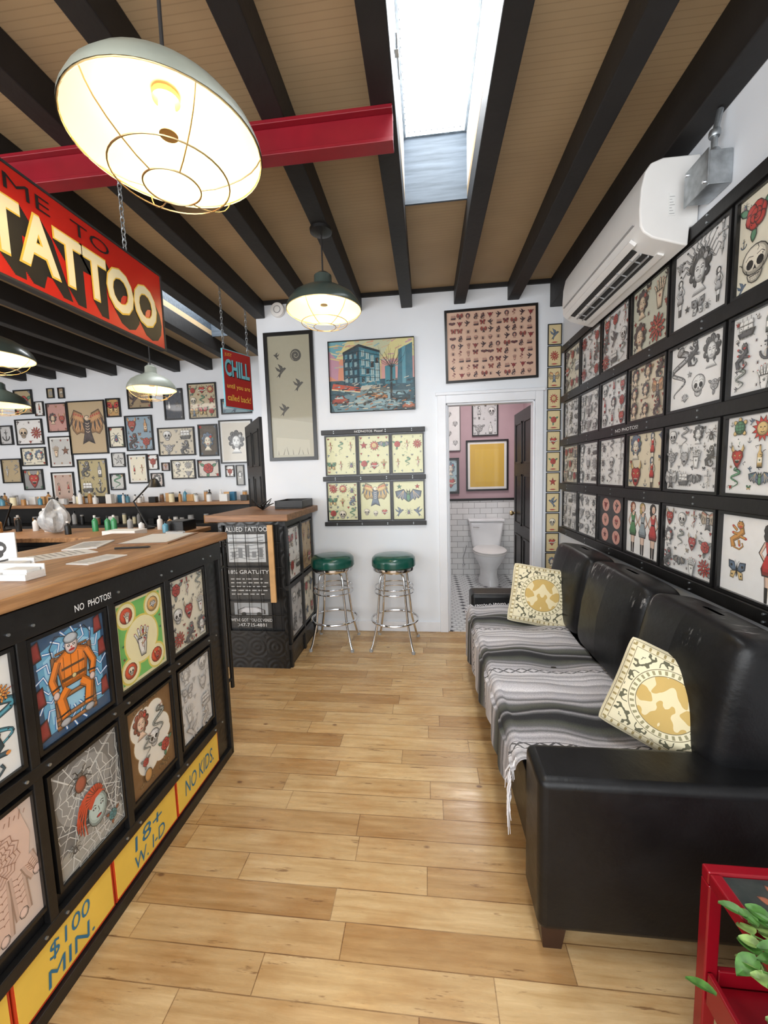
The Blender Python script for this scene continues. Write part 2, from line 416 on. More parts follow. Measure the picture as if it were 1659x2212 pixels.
PG=Pal((.48,.48,.48),(.30,.30,.30),(.64,.64,.63),(.84,.84,.82),(.11,.11,.11))
PM=Pal((.48,.07,.06),(.26,.28,.26),(.60,.50,.38),(.84,.83,.80),(.13,.13,.14))
PB=Pal((.46,.08,.06),(.28,.13,.08),(.60,.33,.15),(.78,.62,.44),(.08,.06,.06))
PR=Pal((.30,.02,.025),(.18,.02,.03),(.38,.07,.05),(.56,.30,.23),(.05,.02,.03))
def m_rose(A,x,y,s,p):
    for a in (.5,2.6,4.6): A.leaf(x+math.cos(a)*s*.4,y+math.sin(a)*s*.4,s*.65,s*.36,a,p.g)
    for k in range(6):
        a=k*1.047+.3; A.oell(x+math.cos(a)*s*.33,y+math.sin(a)*s*.33,s*.27,s*.21,p.r,a+pi/2,s*.04,10)
    for k in range(4):
        a=k*1.571+.7; A.oell(x+math.cos(a)*s*.15,y+math.sin(a)*s*.15,s*.20,s*.15,p.r,a+pi/2,s*.035,9)
    A.line([(x+math.cos(t*.7)*s*.02*t,y+math.sin(t*.7)*s*.02*t) for t in range(1,9)],s*.035,K)
def m_mum(A,x,y,s,p):
    for r,n in ((.45,11),(.25,9),(.06,7)):
        for k in range(n):
            a=k*2*pi/n+r*3; A.leaf(x+math.cos(a)*s*r,y+math.sin(a)*s*r,s*.42,s*.24,a,p.r)
    A.ell(x,y,s*.1,s*.1,p.y,0,8)
def m_skull(A,x,y,s,p):
    A.oell(x,y-s*.38,s*.33,s*.30,p.b,0,s*.05,10); A.oell(x,y+s*.15,s*.60,s*.52,p.b,0,s*.05,16)
    for d in(-1,1):
        A.ell(x+d*s*.24,y+s*.02,s*.17,s*.18,K,d*.2,10); A.line([(x+d*.42*s,y-.12*s),(x+d*.34*s,y-.32*s),(x+d*.22*s,y-.38*s)],s*.03,K); A.line([(x+d*.08*s,y+.28*s),(x+d*.3*s,y+.34*s),(x+d*.45*s,y+.22*s)],s*.025,K)
    A.poly([(x,y-.03*s),(x-.09*s,y-.24*s),(x,y-.20*s),(x+.09*s,y-.24*s)],K)
    A.line([(x-.24*s,y-.43*s),(x+.24*s,y-.43*s)],s*.04,K)
    for d in(-.18,-.09,0,.09,.18): A.line([(x+d*s,y-.32*s),(x+d*s,y-.55*s)],s*.025,K)
    A.line([(x+.1*s,y+.65*s),(x+.16*s,y+.5*s),(x+.1*s,y+.42*s)],s*.025,K)
def m_dagger(A,x,y,s,p):
    opoly(A,x,y,s,[(-.1,.3),(.1,.3),(.08,-.5),(0,-.95),(-.08,-.5)],p.b); opoly(A,x,y,s,[(-.38,.26),(0,.34),(.38,.26),(.34,.42),(-.34,.42)],p.y); opoly(A,x,y,s,[(-.07,.42),(.07,.42),(.09,.8),(-.09,.8)],p.r); A.oell(x,y+.87*s,.11*s,.1*s,p.y,0,s*.03,8)
    A.line([(x,y+.25*s),(x,y-.8*s)],s*.02,K)
    for k in range(3): A.line([(x-.08*s,y+(.5+.1*k)*s),(x+.08*s,y+(.54+.1*k)*s)],s*.025,K)
    A.oline([(x+math.sin(t*1.1)*s*.22,y+s*(.1-t*.13)) for t in range(7)],s*.09,p.r,True)
HE=[(0,-.8),(-.5,-.25),(-.72,.15),(-.6,.5),(-.3,.62),(0,.35),(.3,.62),(.6,.5),(.72,.15),(.5,-.25)]
def m_heart(A,x,y,s,p):
    for k in range(5): a=.5+k*.53; A.leaf(x+math.cos(a)*s*.45,y+math.sin(a)*s*.35,s*.45,s*.2,a,p.y)
    opoly(A,x,y,s*.82,HE,p.r,o=1.12); A.oline([(x-.8*s,y-.22*s),(x-.3*s,y-.06*s),(x+.3*s,y-.14*s),(x+.8*s,y+.04*s)],s*.2,p.b); A.line([(x-.5*s,y-.13*s),(x+.5*s,y-.08*s)],s*.03,K)
def m_swallow(A,x,y,s,p):
    fx=RN.choice([-1,1])
    opoly(A,x,y,s,[(-.1,.1),(-.45,.95),(.15,.6),(.35,.1)],p.o,fx); opoly(A,x,y,s,[(-.05,.05),(-.9,.55),(-.65,.05),(-.2,-.2)],p.o,fx)
    opoly(A,x,y,s,[(.75,.28),(.5,.4),(.1,.2),(-.3,-.4),(-.75,-.95),(-.4,-.7),(-.25,-.98),(-.05,-.5),(.4,-.05),(.65,.15)],p.o,fx,1.1)
    A.poly(T(x,y,s,[(.5,.12),(.2,-.15),(.0,-.4),(.35,0)],fx),p.r)
def m_snake(A,x,y,s,p):
    P=[(x+math.sin(t*1.15)*s*.52*(1-t*.05),y+s*(.8-t*.16)) for t in [i*.4 for i in range(26)]]
    A.line(P,s*.26,K,True); A.line(P,s*.20,dk(p.g,.6),True); A.line([(q[0]-.03*s,q[1]) for q in P],s*.10,tuple(min(1,c*1.6) for c in p.g),True)
    for i in range(1,20,2): A.ell(P[i][0],P[i][1],s*.035,s*.025,K,0,5)
    A.oell(P[0][0]+.05*s,P[0][1]+.05*s,s*.2,s*.13,p.g,.5,s*.04,9); A.ell(P[0][0]+.1*s,P[0][1]+.1*s,s*.03,s*.03,p.b,0,5); A.line([(P[0][0]+.2*s,P[0][1]+.12*s),(P[0][0]+.42*s,P[0][1]+.25*s)],s*.04,p.r)
def m_star(A,x,y,s,p):
    c=p.any()
    A.poly([(x+math.sin(k*pi/5)*s*.8*(1 if k%2==0 else .42),y+math.cos(k*pi/5)*s*.8*(1 if k%2==0 else .42)) for k in range(10)],K)
    for k in range(5):
        a=k*2*pi/5
        for d,cc in((-1,dk(c,.35)),(1,c)): A.poly([(x,y),(x+math.sin(a)*s*.68,y+math.cos(a)*s*.68),(x+math.sin(a+d*pi/5)*s*.29,y+math.cos(a+d*pi/5)*s*.29)],cc)
def m_anchor(A,x,y,s,p):
    A.oline([(x,y+.7*s),(x,y-.7*s)],s*.13,p.o); A.oline([(x-.3*s,y+.4*s),(x+.3*s,y+.4*s)],s*.1,p.o)
    A.oline([(x+math.cos(a)*s*.6,y-.15*s+math.sin(a)*s*.6) for a in [pi+ i*pi/8 for i in range(9)]],s*.14,p.o); A.oell(x,y+.78*s,.1*s,.1*s,p.b,0,s*.06,8)
    A.line([(x+math.sin(t)*s*.25,y+s*(.6-t*.2)) for t in range(7)],s*.05,p.y)
def m_fly(A,x,y,s,p):
    c=p.any()
    for d in(-1,1):
        opoly(A,x,y,s,[(.05,.05),(.3,.7),(.85,.75),(.8,.2),(.4,-.05)],c,d); opoly(A,x,y,s,[(.05,0),(.6,-.1),(.65,-.6),(.3,-.65)],p.y,d); A.ell(x+d*s*.55,y+.4*s,s*.12,s*.12,K,0,8); A.ell(x+d*s*.45,y-.35*s,s*.08,s*.08,K,0,7)
        A.line([(x,y+.4*s),(x+d*.12*s,y+.7*s),(x+d*.25*s,y+.85*s)],s*.025,K)
    A.ell(x,y,s*.08,s*.5,K)
def m_eagle(A,x,y,s,p):
    for d in(-1,1):
        opoly(A,x,y,s,[(.1,.1),(.3,.75),(.75,.95),(.98,.5),(.9,-.1),(.7,-.35),(.45,-.25),(.2,-.3)],p.y,d,1.07)
        for k in range(7):
            A.leaf(x+d*s*(.28+.09*k),y+s*(.35+.04*k),s*.62,s*.12,-pi/2+d*.12*(k-2),p.y if k%2 else p.o)
        for k in range(5): A.ell(x+d*s*(.25+.13*k),y+s*(.6+.04*k),.05*s,.07*s,p.r,0,6)
    opoly(A,x,y,s,[(-.18,.4),(.18,.4),(.2,-.3),(.35,-.85),(0,-.7),(-.35,-.85),(-.2,-.3)],p.o); 
    for k in range(4): A.line([(x-.12*s,y+(.25-.15*k)*s),(x,y+(.18-.15*k)*s),(x+.12*s,y+(.25-.15*k)*s)],s*.03,p.b)
    A.oell(x,y+.5*s,.15*s,.15*s,p.b,0,s*.04,8); A.poly(T(x,y,s,[(.1,.55),(.34,.45),(.1,.4)]),p.y); A.ell(x+.04*s,y+.53*s,.025*s,.025*s,K,0,5)
def m_bat(A,x,y,s,p):
    for d in(-1,1):
        opoly(A,x,y,s,[(.08,.2),(.35,.6),(.98,.45),(.9,.05),(.72,-.1),(.62,.0),(.48,-.22),(.36,-.08),(.12,-.3)],p.o,d,1.08)
        for k in range(3): A.line([(x+d*.35*s,y+.52*s),(x+d*(.45+.2*k)*s,y-(.12-.06*k)*s)],s*.025,p.y)
    A.oell(x,y,.14*s,.34*s,p.g,0,s*.03,10); A.oell(x,y+.35*s,.13*s,.13*s,p.g,0,s*.03,8)
    for d in(-1,1): A.poly(T(x,y,s,[(.03,.42),(.13,.66),(.14,.38)],d),K); A.ell(x+d*.05*s,y+.36*s,.025*s,.025*s,p.r,0,5)
def m_spider(A,x,y,s,p):
    for d in(-1,1):
        for k in range(4):
            a=.9-.6*k; A.line([(x,y),(x+d*s*.4*math.cos(a),y+s*.5*math.sin(a)+.1*s),(x+d*s*.75*math.cos(a*1.1),y+s*.8*math.sin(a)-.1*s)],s*.05,K)
    A.oell(x,y-.22*s,.24*s,.32*s,p.o); A.oell(x,y+.15*s,.15*s,.15*s,p.o); A.ell(x,y-.25*s,.08*s,.14*s,p.r,0,6)
def m_head(A,x,y,s,p):
    for k in range(9):
        a=k*.7-.6; A.oell(x+math.cos(a)*.46*s,y+.12*s+math.sin(a)*.52*s,.24*s,.2*s,p.o,a,s*.03,9)
    A.ell(x,y+.1*s,.52*s,.6*s,dk(p.o,.7))
    opoly(A,x,y,s,[(-.14,-.25),(.14,-.25),(.17,-.6),(.42,-.9),(-.42,-.9),(-.17,-.6)],p.b,1,1.05); A.poly(T(x,y,s,[(-.14,-.36),(.14,-.36),(.1,-.52),(-.1,-.46)]),dk(p.b,.45))
    A.oell(x,y,.34*s,.46*s,p.b,0,s*.03,16)
    for k in range(5):
        t=-.3+.15*k; A.line([(x+t*s,y+.72*s),(x+t*1.5*s,y+.45*s),(x+(t*1.7-.05)*s,y+.2*s)],s*.03,tuple(min(1,c*3+.06) for c in p.o),True)
    A.poly(T(x,y,s,[(-.36,.18),(-.2,.42),(.1,.46),(.36,.16),(.3,.5),(0,.62),(-.3,.5)]),p.o)
    for d in(-1,1):
        A.ell(x+d*.15*s,y+.06*s,.085*s,.04*s,K,0,7); A.ell(x+d*.15*s,y+.06*s,.03*s,.02*s,p.b,0,5); A.line([(x+d*.06*s,y+.15*s),(x+d*.16*s,y+.19*s),(x+d*.27*s,y+.14*s)],s*.03,K); A.oell(x+d*.38*s,y-.14*s,.05*s,.07*s,p.y,0,s*.015,7)
    A.line([(x+.02*s,y+.05*s),(x+.05*s,y-.12*s),(x-.02*s,y-.14*s)],s*.02,K); A.ell(x,y-.25*s,.11*s,.05*s,K,0,9); A.ell(x,y-.25*s,.085*s,.035*s,p.r,0,8)
    A.oell(x+.34*s,y+.42*s,.14*s,.14*s,p.r,0,s*.03,8); A.leaf(x+.42*s,y+.36*s,.28*s,.13*s,-.3,p.g)
def m_lady(A,x,y,s,p):
    sk=p.b
    for d in(-1,1):
        opoly(A,x,y,s,[(.01,-.1),(.17,-.1),(.13,-.5),(.1,-.95),(.03,-.95),(.02,-.5)],sk,d); A.poly(T(x,y,s,[(.02,-.6),(.13,-.6),(.11,-.98),(.02,-.98)],d),K)
        A.line([(x+d*.15*s,y+.5*s),(x+d*.3*s,y+.22*s),(x+d*.16*s,y+.05*s)],s*.1,K); A.line([(x+d*.15*s,y+.5*s),(x+d*.29*s,y+.22*s),(x+d*.16*s,y+.07*s)],s*.06,sk)
    opoly(A,x,y,s,[(-.17,.56),(.17,.56),(.1,.22),(.24,-.14),(.2,-.3),(-.2,-.3),(-.24,-.14),(-.1,.22)],p.r)
    A.line([(x-.1*s,y+.22*s),(x+.1*s,y+.22*s)],s*.05,K)
    A.poly(T(x,y,s,[(-.12,.6),(.12,.6),(.05,.45),(-.05,.45)]),sk); A.oell(x-.03*s,y+.8*s,.18*s,.17*s,p.o,0,s*.03,10); A.oell(x-.12*s,y+.66*s,.09*s,.13*s,p.o,0,s*.02,8); A.ell(x+.01*s,y+.77*s,.1*s,.13*s,sk,0,9); A.ell(x+.01*s,y+.71*s,.03*s,.015*s,p.r,0,6); A.ell(x-.03*s,y+.79*s,.014*s,.01*s,K,0,5);A.ell(x+.05*s,y+.79*s,.014*s,.01*s,K,0,5)
def m_devil(A,x,y,s,p):
    for d in(-1,1): opoly(A,x,y,s,[(.2,.35),(.42,.55),(.55,.95),(.66,.6),(.42,.2)],p.y,d)
    opoly(A,x,y,s,[(-.5,.35),(-.2,.5),(0,.42),(.2,.5),(.5,.35),(.55,0),(.42,-.25),(.25,-.6),(.0,-.88),(-.25,-.6),(-.42,-.25),(-.55,0)],p.r,1,1.08)
    for d in(-1,1):
        A.poly(T(x,y,s,[(.07,.08),(.40,.28),(.32,.0)],d),K); A.poly(T(x,y,s,[(.12,.08),(.34,.2),(.28,.03)],d),p.y); A.line([(x+d*.08*s,y-.0*s),(x+d*.16*s,y-.16*s),(x+d*.32*s,y-.2*s)],s*.03,K)
    A.poly(T(x,y,s,[(-.28,-.22),(.28,-.22),(.14,-.5),(-.14,-.5)]),K)
    for k in range(5): A.poly(T(x,y,s,[(-.22+.1*k,-.23),(-.14+.1*k,-.23),(-.18+.1*k,-.33)]),p.b)
def m_hand(A,x,y,s,p):
    w=abs(s)
    for i,(a,l) in enumerate(((.55,.55),(.18,.8),(0,.88),(-.18,.8),(-.36,.62))):
        x0=x+(-.28+.14*i)*s; P=[(x0,y-.1*s),(x0-math.sin(a)*l*s*.5,y+l*s*.5),(x0-math.sin(a)*l*s,y+l*s*.92)]
        A.line(P,w*.17,K); A.line(P,w*.12,dk(p.b,.7)); A.line(P,w*.08,p.b); A.ell(P[2][0],P[2][1],w*.04,w*.05,p.r,0,6)
        for t in (.35,.6): A.line([(x0-math.sin(a)*l*s*t-.05*s,y+l*s*t),(x0-math.sin(a)*l*s*t+.05*s,y+l*s*t)],w*.02,p.o)
    opoly(A,x,y,s,[(-.36,.1),(.32,.1),(.28,-.4),(.18,-.9),(-.18,-.9),(-.3,-.4)],p.b)
    m_star(A,x,y-.2*s,s*.2,p)
def m_cross(A,x,y,s,p):
    A.oline([(x,y+.8*s),(x,y-.8*s)],s*.18,p.y);A.oline([(x-.5*s,y+.3*s),(x+.5*s,y+.3*s)],s*.18,p.y); m_rose(A,x,y-.1*s,s*.34,p)
def m_sun(A,x,y,s,p):
    A.poly([(x+math.cos(k*pi/12)*s*.9*(1 if k%2 else .6),y+math.sin(k*pi/12)*s*.9*(1 if k%2 else .6)) for k in range(24)],K); A.poly([(x+math.cos(k*pi/12)*s*.8*(1 if k%2 else .62),y+math.sin(k*pi/12)*s*.8*(1 if k%2 else .62)) for k in range(24)],p.r); A.oell(x,y,.45*s,.45*s,p.y,0,s*.04); A.ell(x-.15*s,y+.1*s,.06*s,.05*s,K,0,6);A.ell(x+.15*s,y+.1*s,.06*s,.05*s,K,0,6);A.line([(x-.15*s,y-.18*s),(x,y-.24*s),(x+.15*s,y-.18*s)],s*.05,K); A.line([(x,y+.1*s),(x+.04*s,y-.08*s),(x-.03*s,y-.08*s)],s*.025,K)
def m_bottle(A,x,y,s,p):
    opoly(A,x,y,s,[(-.22,-.8),(.22,-.8),(.22,.15),(.08,.4),(.08,.8),(-.08,.8),(-.08,.4),(-.22,.15)],p.any()); A.poly(T(x,y,s,[(-.2,-.5),(.2,-.5),(.2,-.1),(-.2,-.1)]),p.b); m_star(A,x,y-.3*s,s*.15,p)
def m_turtle(A,x,y,s,p):
    for a in (.7,2.4,3.9,5.5,1.57): A.oell(x+math.cos(a)*.62*s,y+math.sin(a)*.6*s,.2*s,.16*s,p.y,a,s*.04,8)
    A.oell(x,y,.5*s,.52*s,p.g,0,s*.06)
    for k in range(3): A.line([(x-.35*s,y+(k-1)*.25*s),(x+.35*s,y+(k-1)*.25*s)],s*.035,K)
    for d in(-.2,.2): A.line([(x+d*s,y-.4*s),(x+d*s*.6,y),(x+d*s,y+.4*s)],s*.03,K)
def m_ship(A,x,y,s,p):
    opoly(A,x,y,s,[(-.7,-.25),(.8,-.15),(.6,-.6),(-.5,-.62)],p.o)
    for i,(q,w) in enumerate(((-.35,.28),(.05,.34),(.42,.24))):
        A.line([(x+q*s,y-.3*s),(x+q*s,y+.8*s)],s*.04,K)
        for z in (.0,.35): opoly(A,x+q*s,y+z*s,s,[(-w,-.12),(w,-.12),(w*.8,.18),(-w*.8,.18)],p.b)
    for k in range(5): A.line([(x+(-.9+.36*k)*s,y-.7*s),(x+(-.75+.36*k)*s,y-.6*s),(x+(-.6+.36*k)*s,y-.7*s)],s*.05,p.g)
def m_panther(A,x,y,s,p):
    P=[(x-.4*s,y-.85*s),(x-.55*s,y-.4*s),(x-.1*s,y-.1*s),(x+.3*s,y+.2*s),(x+.15*s,y+.6*s)]
    A.oline(P,s*.38,p.o,False,.15)
    for q in ((-.5,.1),(.6,-.2),(.1,-.7),(-.5,.55)): A.oline([(x+q[0]*.25*s,y+q[1]*.5*s),(x+q[0]*s,y+q[1]*s)],s*.17,p.o,False,.2); A.ell(x+q[0]*s,y+q[1]*s,.1*s,.08*s,p.r,0,6)
    A.oell(x+.12*s,y+.65*s,.28*s,.25*s,p.o,0,s*.03,10); A.poly(T(x,y,s,[(-.05,.6),(.3,.6),(.12,.42)]),p.r)
    for d in(.0,.24): A.ell(x+d*s,y+.74*s,.05*s,.035*s,p.y,0,6); A.poly(T(x,y,s,[(d-.06,.84),(d+.06,.86),(d,.98)]),K)
    A.oline([(x-.4*s,y-.85*s),(x+.1*s,y-.95*s),(x+.4*s,y-.7*s),(x+.3*s,y-.5*s)],s*.09,p.o)
MOT=dict(rose=m_rose,skull=m_skull,dagger=m_dagger,heart=m_heart,swallow=m_swallow,snake=m_snake,star=m_star,anchor=m_anchor,butterfly=m_fly,eagle=m_eagle,spider=m_spider,portrait=m_head,pinup=m_lady,devil=m_devil,hand=m_hand,cross=m_cross,sun=m_sun,bottle=m_bottle,tortoise=m_turtle,flower=m_mum,bat=m_bat,ship=m_ship,panther=m_panther)
SMALL=['star','swallow','rose','butterfly','spider','anchor']
def flash(bg,H,kinds,pal,cols,rows,k=.5,jit=.07,fill=True):
    A=Art(bg,H); cw=1/cols; ch=H/rows; s=min(cw,ch)*k*1.06; i=0
    if fill:
        for r in range(rows+1):
            for c in range(cols+1):
                x=cw*c+RN.uniform(-.1,.1)*cw; y=ch*r+RN.uniform(-.1,.1)*ch
                x=min(max(x,.07),.93); y=min(max(y,.07),H-.07)
                MOT[RN.choice(SMALL)](A,x,y,s*RN.uniform(.2,.32),pal)
    for r in range(rows):
        for c in range(cols):
            kd=kinds[i%len(kinds)]; i+=1
            x=cw*(c+.5)+RN.uniform(-1,1)*cw*jit; y=H-ch*(r+.5)+RN.uniform(-1,1)*ch*jit
            MOT[kd](A,x,y,s*RN.uniform(.92,1.1),pal)
    for _ in range(cols*rows*3):
        x=RN.uniform(.05,.95);y=RN.uniform(.05,H-.05)
        if RN.random()<.5: A.ell(x,y,.008,.008,K,0,5)
        else: A.line([(x,y),(x+RN.uniform(-.03,.03),y+.02),(x+RN.uniform(-.05,.05),y+.03)],.007,RN.choice([K,pal.g]))
    return A
def frame(pl,u0,v0,u1,v1,art,label,bw=.012,dep=.02,fm=None,group=None,w0=.002,name='framed_print',cat='picture',mb=0,parent=None,tilt=0):
    fm=fm or FRM; b=B()
    a=[(u0,v0),(u1,v0),(u1,v1),(u0,v1)]; i=[(u0+bw,v0+bw),(u1-bw,v0+bw),(u1-bw,v1-bw),(u0+bw,v1-bw)]
    if tilt:
        cx,cy=(u0+u1)/2,(v0+v1)/2; ct,stt=math.cos(tilt),math.sin(tilt)
        rot=lambda q:(cx+(q[0]-cx)*ct-(q[1]-cy)*stt,cy+(q[0]-cx)*stt+(q[1]-cy)*ct)
    else: rot=lambda q:q
    vs=[pl(*rot(q),w0) for q in a]+[pl(*rot(q),w0+dep) for q in a]+[pl(*rot(q),w0+dep) for q in i]+[pl(*rot(q),w0+dep*.35) for q in i]
    fs=[(3,2,1,0)]
    for k in range(4):
        l=(k+1)%4; fs+=[(k,l,4+l,4+k),(4+k,4+l,8+l,8+k),(8+k,8+l,12+l,12+k)]
    fs.append((12,13,14,15))
    b.add(vs,fs)
    root=finish(name,b,fm,parent=parent,label=label,cat=cat if parent is None else None,group=group)
    if art is not None:
        ab=B(); ww=u1-u0-2*bw; hh=v1-v0-2*bw; base=w0+dep*.35+.0008
        if mb:
            ab.cc=(.80,.79,.76); ab.add([pl(*rot(q),base-.0003) for q in i],[(0,1,2,3)])
        W2=ww-2*mb;H2=hh-2*mb; sy=H2/(art.H); N=len(art.p); stp=min(1.2e-5,dep*.55/N)
        for n,(pts,c) in enumerate(art.p):
            ab.cc=c; ab.add([pl(*rot((u0+bw+mb+min(max(p[0],0),1)*W2,v0+bw+mb+min(max(p[1],0),art.H)*sy)),base+n*stp) for p in pts],[tuple(range(len(pts)))])
        finish('artwork',ab,ART,parent=root)
    return root
def panel_box(pl,b,u0,u1,v0,v1,w0,w1):
    c=[(u0,v0),(u1,v0),(u1,v1),(u0,v1)]
    b.add([pl(*q,w0) for q in c]+[pl(*q,w1) for q in c],[(3,2,1,0),(4,5,6,7),(0,1,5,4),(1,2,6,5),(2,3,7,6),(3,0,4,7)]); return b
# ------------------------------------------------------------ room
D=3.369; XR=1.092; D2=4.793; ZC=2.87; XC=-1.024
YF=-1.1
b=B().box(-6.1,1.3,YF-.1,D,-.06,0).box(-6.1,-1.34,D,D2+.1,-.06,0); struct('floor',b,FLOOR)
b=B().box(-1.34,1.3,D,5.5,-.06,0.0); struct('floor_bathroom',b,HEX)
sk1=(-.09,.245,.25,2.33); sk2=(-2.19,-1.85,2.75,4.05)
b=B(); z0,z1=ZC,ZC+.05
b.box(-6.1,sk2[0],YF,D2+.1,z0,z1).box(sk2[0],sk2[1],YF,sk2[2],z0,z1).box(sk2[0],sk2[1],sk2[3],D2+.1,z0,z1).box(sk2[1],-1.34,YF,D2+.1,z0,z1)
b.box(-1.34,sk1[0],YF,D+.08,z0,z1).box(sk1[0],sk1[1],YF,sk1[2],z0,z1).box(sk1[0],sk1[1],sk1[3],D+.08,z0,z1).box(sk1[1],1.3,YF,D+.08,z0,z1)
struct('ceiling',b,CEIL)
DX0,DX1,DZ=.17,.885,1.955
b=B().box(-1.42,DX0,D,D+.08,0,ZC).box(DX1,XR,D,D+.08,0,ZC).box(DX0,DX1,D,D+.08,DZ,ZC); struct('wall_far',b,WHT)
b=B().box(XR,XR+.1,YF,D+.08,0,ZC); struct('wall_right',b,WHT)
b=B().box(-6,-1.42,D2,D2+.1,0,ZC); struct('wall_back',b,WHT)
b=B().box(-1.42,-1.34,D+.08,D2+.1,0,ZC); struct('wall_partition',b,WHT)
b=B().box(-6.1,-6,YF,D2+.1,0,ZC); struct('wall_left',b,WHT)
b=B().box(-6,XR,YF-.1,YF,0,.45).box(-6,XR,YF-.1,YF,2.6,ZC).box(.95,XR,YF-.1,YF,.45,2.6).box(-2.1,-1.9,YF-.1,YF,.45,2.6).box(-6,-5.6,YF-.1,YF,.45,2.6); struct('wall_front',b,WHT)
b=B()
for a,c in ((-1.9,.95),(-5.6,-2.1)):
    b.box(a,c,YF-.06,YF-.02,.45,.5).box(a,c,YF-.06,YF-.02,2.55,2.6).box(a,a+.05,YF-.06,YF-.02,.5,2.55).box(c-.05,c,YF-.06,YF-.02,.5,2.55)
struct('window_1',b,BLK)
BY=5.3
b=B().box(-.25,1.3,BY,BY+.08,1.03,2.6); struct('wall_bathroom',b,MAUVE)
b=B().box(-.25,1.3,BY,BY+.08,0,1.0).box(-.33,-.25,D+.08,BY,0,1.0).box(1.25,1.33,D+.08,BY,0,1.0); struct('wall_bathroom_tile',b,TILE)
b=B().box(-.33,-.25,D+.08,BY,1.03,2.6).box(1.25,1.33,D+.08,BY,1.03,2.6); struct('wall_bathroom_side',b,MAUVE)
b=B().box(-.25,1.25,BY-.012,BY+.05,1.0,1.03).box(-.33,-.24,D+.08,BY,1.0,1.03).box(1.24,1.33,D+.08,BY,1.0,1.03); struct('trim_bathroom',b,BLK)
b=B().box(-.33,1.33,D+.08,BY+.08,2.6,2.65); struct('ceiling_bathroom',b,WHT)
b=B().box(.10,DX0,D-.022,D,0,2.02).box(DX1,.945,D-.022,D,0,2.02).box(DX0,DX1,D-.022,D,DZ,2.02)
b.box(.085,.96,D-.03,D,2.02,2.045).box(DX0,DX0+.014,D,D+.08,0,DZ).box(DX1-.014,DX1,D,D+.08,0,DZ).box(DX0,DX1,D,D+.08,DZ-.014,DZ).box(DX0+.014,DX0+.026,D+.03,D+.06,0,DZ-.014)
struct('trim_door',b,TRIM,bevel=.004)
b=B().box(-1.0,.10,D-.014,D,0,.09); struct('baseboard_far',b,TRIM,bevel=.003)
b=B().box(XR-.014,XR,YF,D-.02,0,.09); struct('baseboard_right',b,TRIM,bevel=.003)
b=B().box(-1.42,.99,D-.02,D,2.84,2.87); struct('trim_ceiling',b,BEAM)
def joist(x0,x1,y1,z0=2.735,y0=YF): 
    b=B().box(x0,x1,y0,y1,z0,ZC); finish('ceiling_joist',b,BEAM,label='dark-stained wooden joist running under tan ceiling',cat='ceiling beam',group='dark ceiling joists',bevel=.005)
joist(.99,XR,D,2.66)
for cx_ in (.71,-.55,-.965,-1.385): joist(cx_-.045,cx_+.045,D)
joist(.245,.335,D); joist(-.18,-.09,D)
x=-1.80
while x>-5.95:
    joist(x-.045,x+.045,D2); x-=.43
def shaft(s,n,zt):
    x0,x1,y0,y1=s; zb=ZC+.05
    b=B().box(x0-.03,x0,y0,y1,zb,zt).box(x1,x1+.03,y0,y1,zb,zt).box(x0,x1,y0-.03,y0,zb,zt); struct('trim_skylight_%d'%n,b,LGREY if n==1 else GREYW)
    b=B().box(x0,x1,y1-.012,y1,ZC-.01,zt); struct('trim_skylight_end_%d'%n,b,GREYW)
    b=B(); zz=zt-.05
    b.box(x0,x0+.012,y0,y1-.012,zz,zt).box(x1-.012,x1,y0,y1-.012,zz,zt).box(x0+.012,x1-.012,y1-.024,y1-.012,zz,zt)
    k=y0+.05
    while k<y1-.05: b.box(x0+.012,x0+.016,k-.004,k+.004,zz+.02,zz+.028); k+=.035
    k=x0+.03
    while k<x1-.02: b.box(k-.004,k+.004,y1-.028,y1-.024,zz+.02,zz+.028); k+=.03
    struct('window_skylight_%d'%n,b,STL)
shaft(sk1,1,3.24); shaft(sk2,2,3.15)
b=B().tube([(-.080,1.55,2.95),(-.080,1.72,2.95)],.005).box(-.089,-.074,1.60,1.63,2.94,2.965); finish('skylight_latch',b,STL,label='small steel latch on skylight shaft wall',cat='latch')
b=B(); yb=1.565; x0,x1=-4.2,-.10
b.box(x0,x1,yb,yb+.06,2.72,2.735).box(x0,x1,yb+.024,yb+.036,2.625,2.72).box(x0,x1,yb,yb+.06,2.61,2.625)
finish('steel_i_beam',b,RED,label='red painted steel I-beam under dark joists',cat='beam',bevel=.002)
# ------------------------------------------------------------ planes
FAR=PL((0,D,0),(1,0,0),(0,0,1),(0,-1,0))
RW=PL((XR,0,0),(0,-1,0),(0,0,1),(-1,0,0))
BK=PL((0,D2,0),(1,0,0),(0,0,1),(0,-1,0))
CF=PL((XC,0,0),(0,1,0),(0,0,1),(1,0,0))
BW=PL((0,BY,0),(1,0,0),(0,0,1),(0,-1,0))
TAN=(.46,.36,.21);CRM=(.80,.75,.60);WP=(.84,.83,.81);LGR=(.68,.68,.42);PINK=(.64,.42,.31)
H=1.05/.40; BGp=(.33,.31,.225)
A=Art(BGp,H); GI=(.05,.048,.04)
A.poly([(0,0),(1,0),(1,H*.28),(0,H*.34)],(.38,.36,.27)); A.poly([(.1,H*.02),(.9,H*.02),(.9,H*.14),(.1,H*.17)],(.44,.42,.32))
A.ell(.66,H*.84,.13,.13,GI,0,24); A.line([(.66+math.cos(t)*.011*t,H*.84+math.sin(t)*.011*t) for t in [i*.5 for i in range(22)]],.011,BGp)
for (x,y,s) in ((.30,.72,.15),(.70,.60,.14),(.34,.40,.14),(.2,.84,.08)): m_swallow(A,x,H*y,s,Pal(GI,GI,GI,GI,GI))
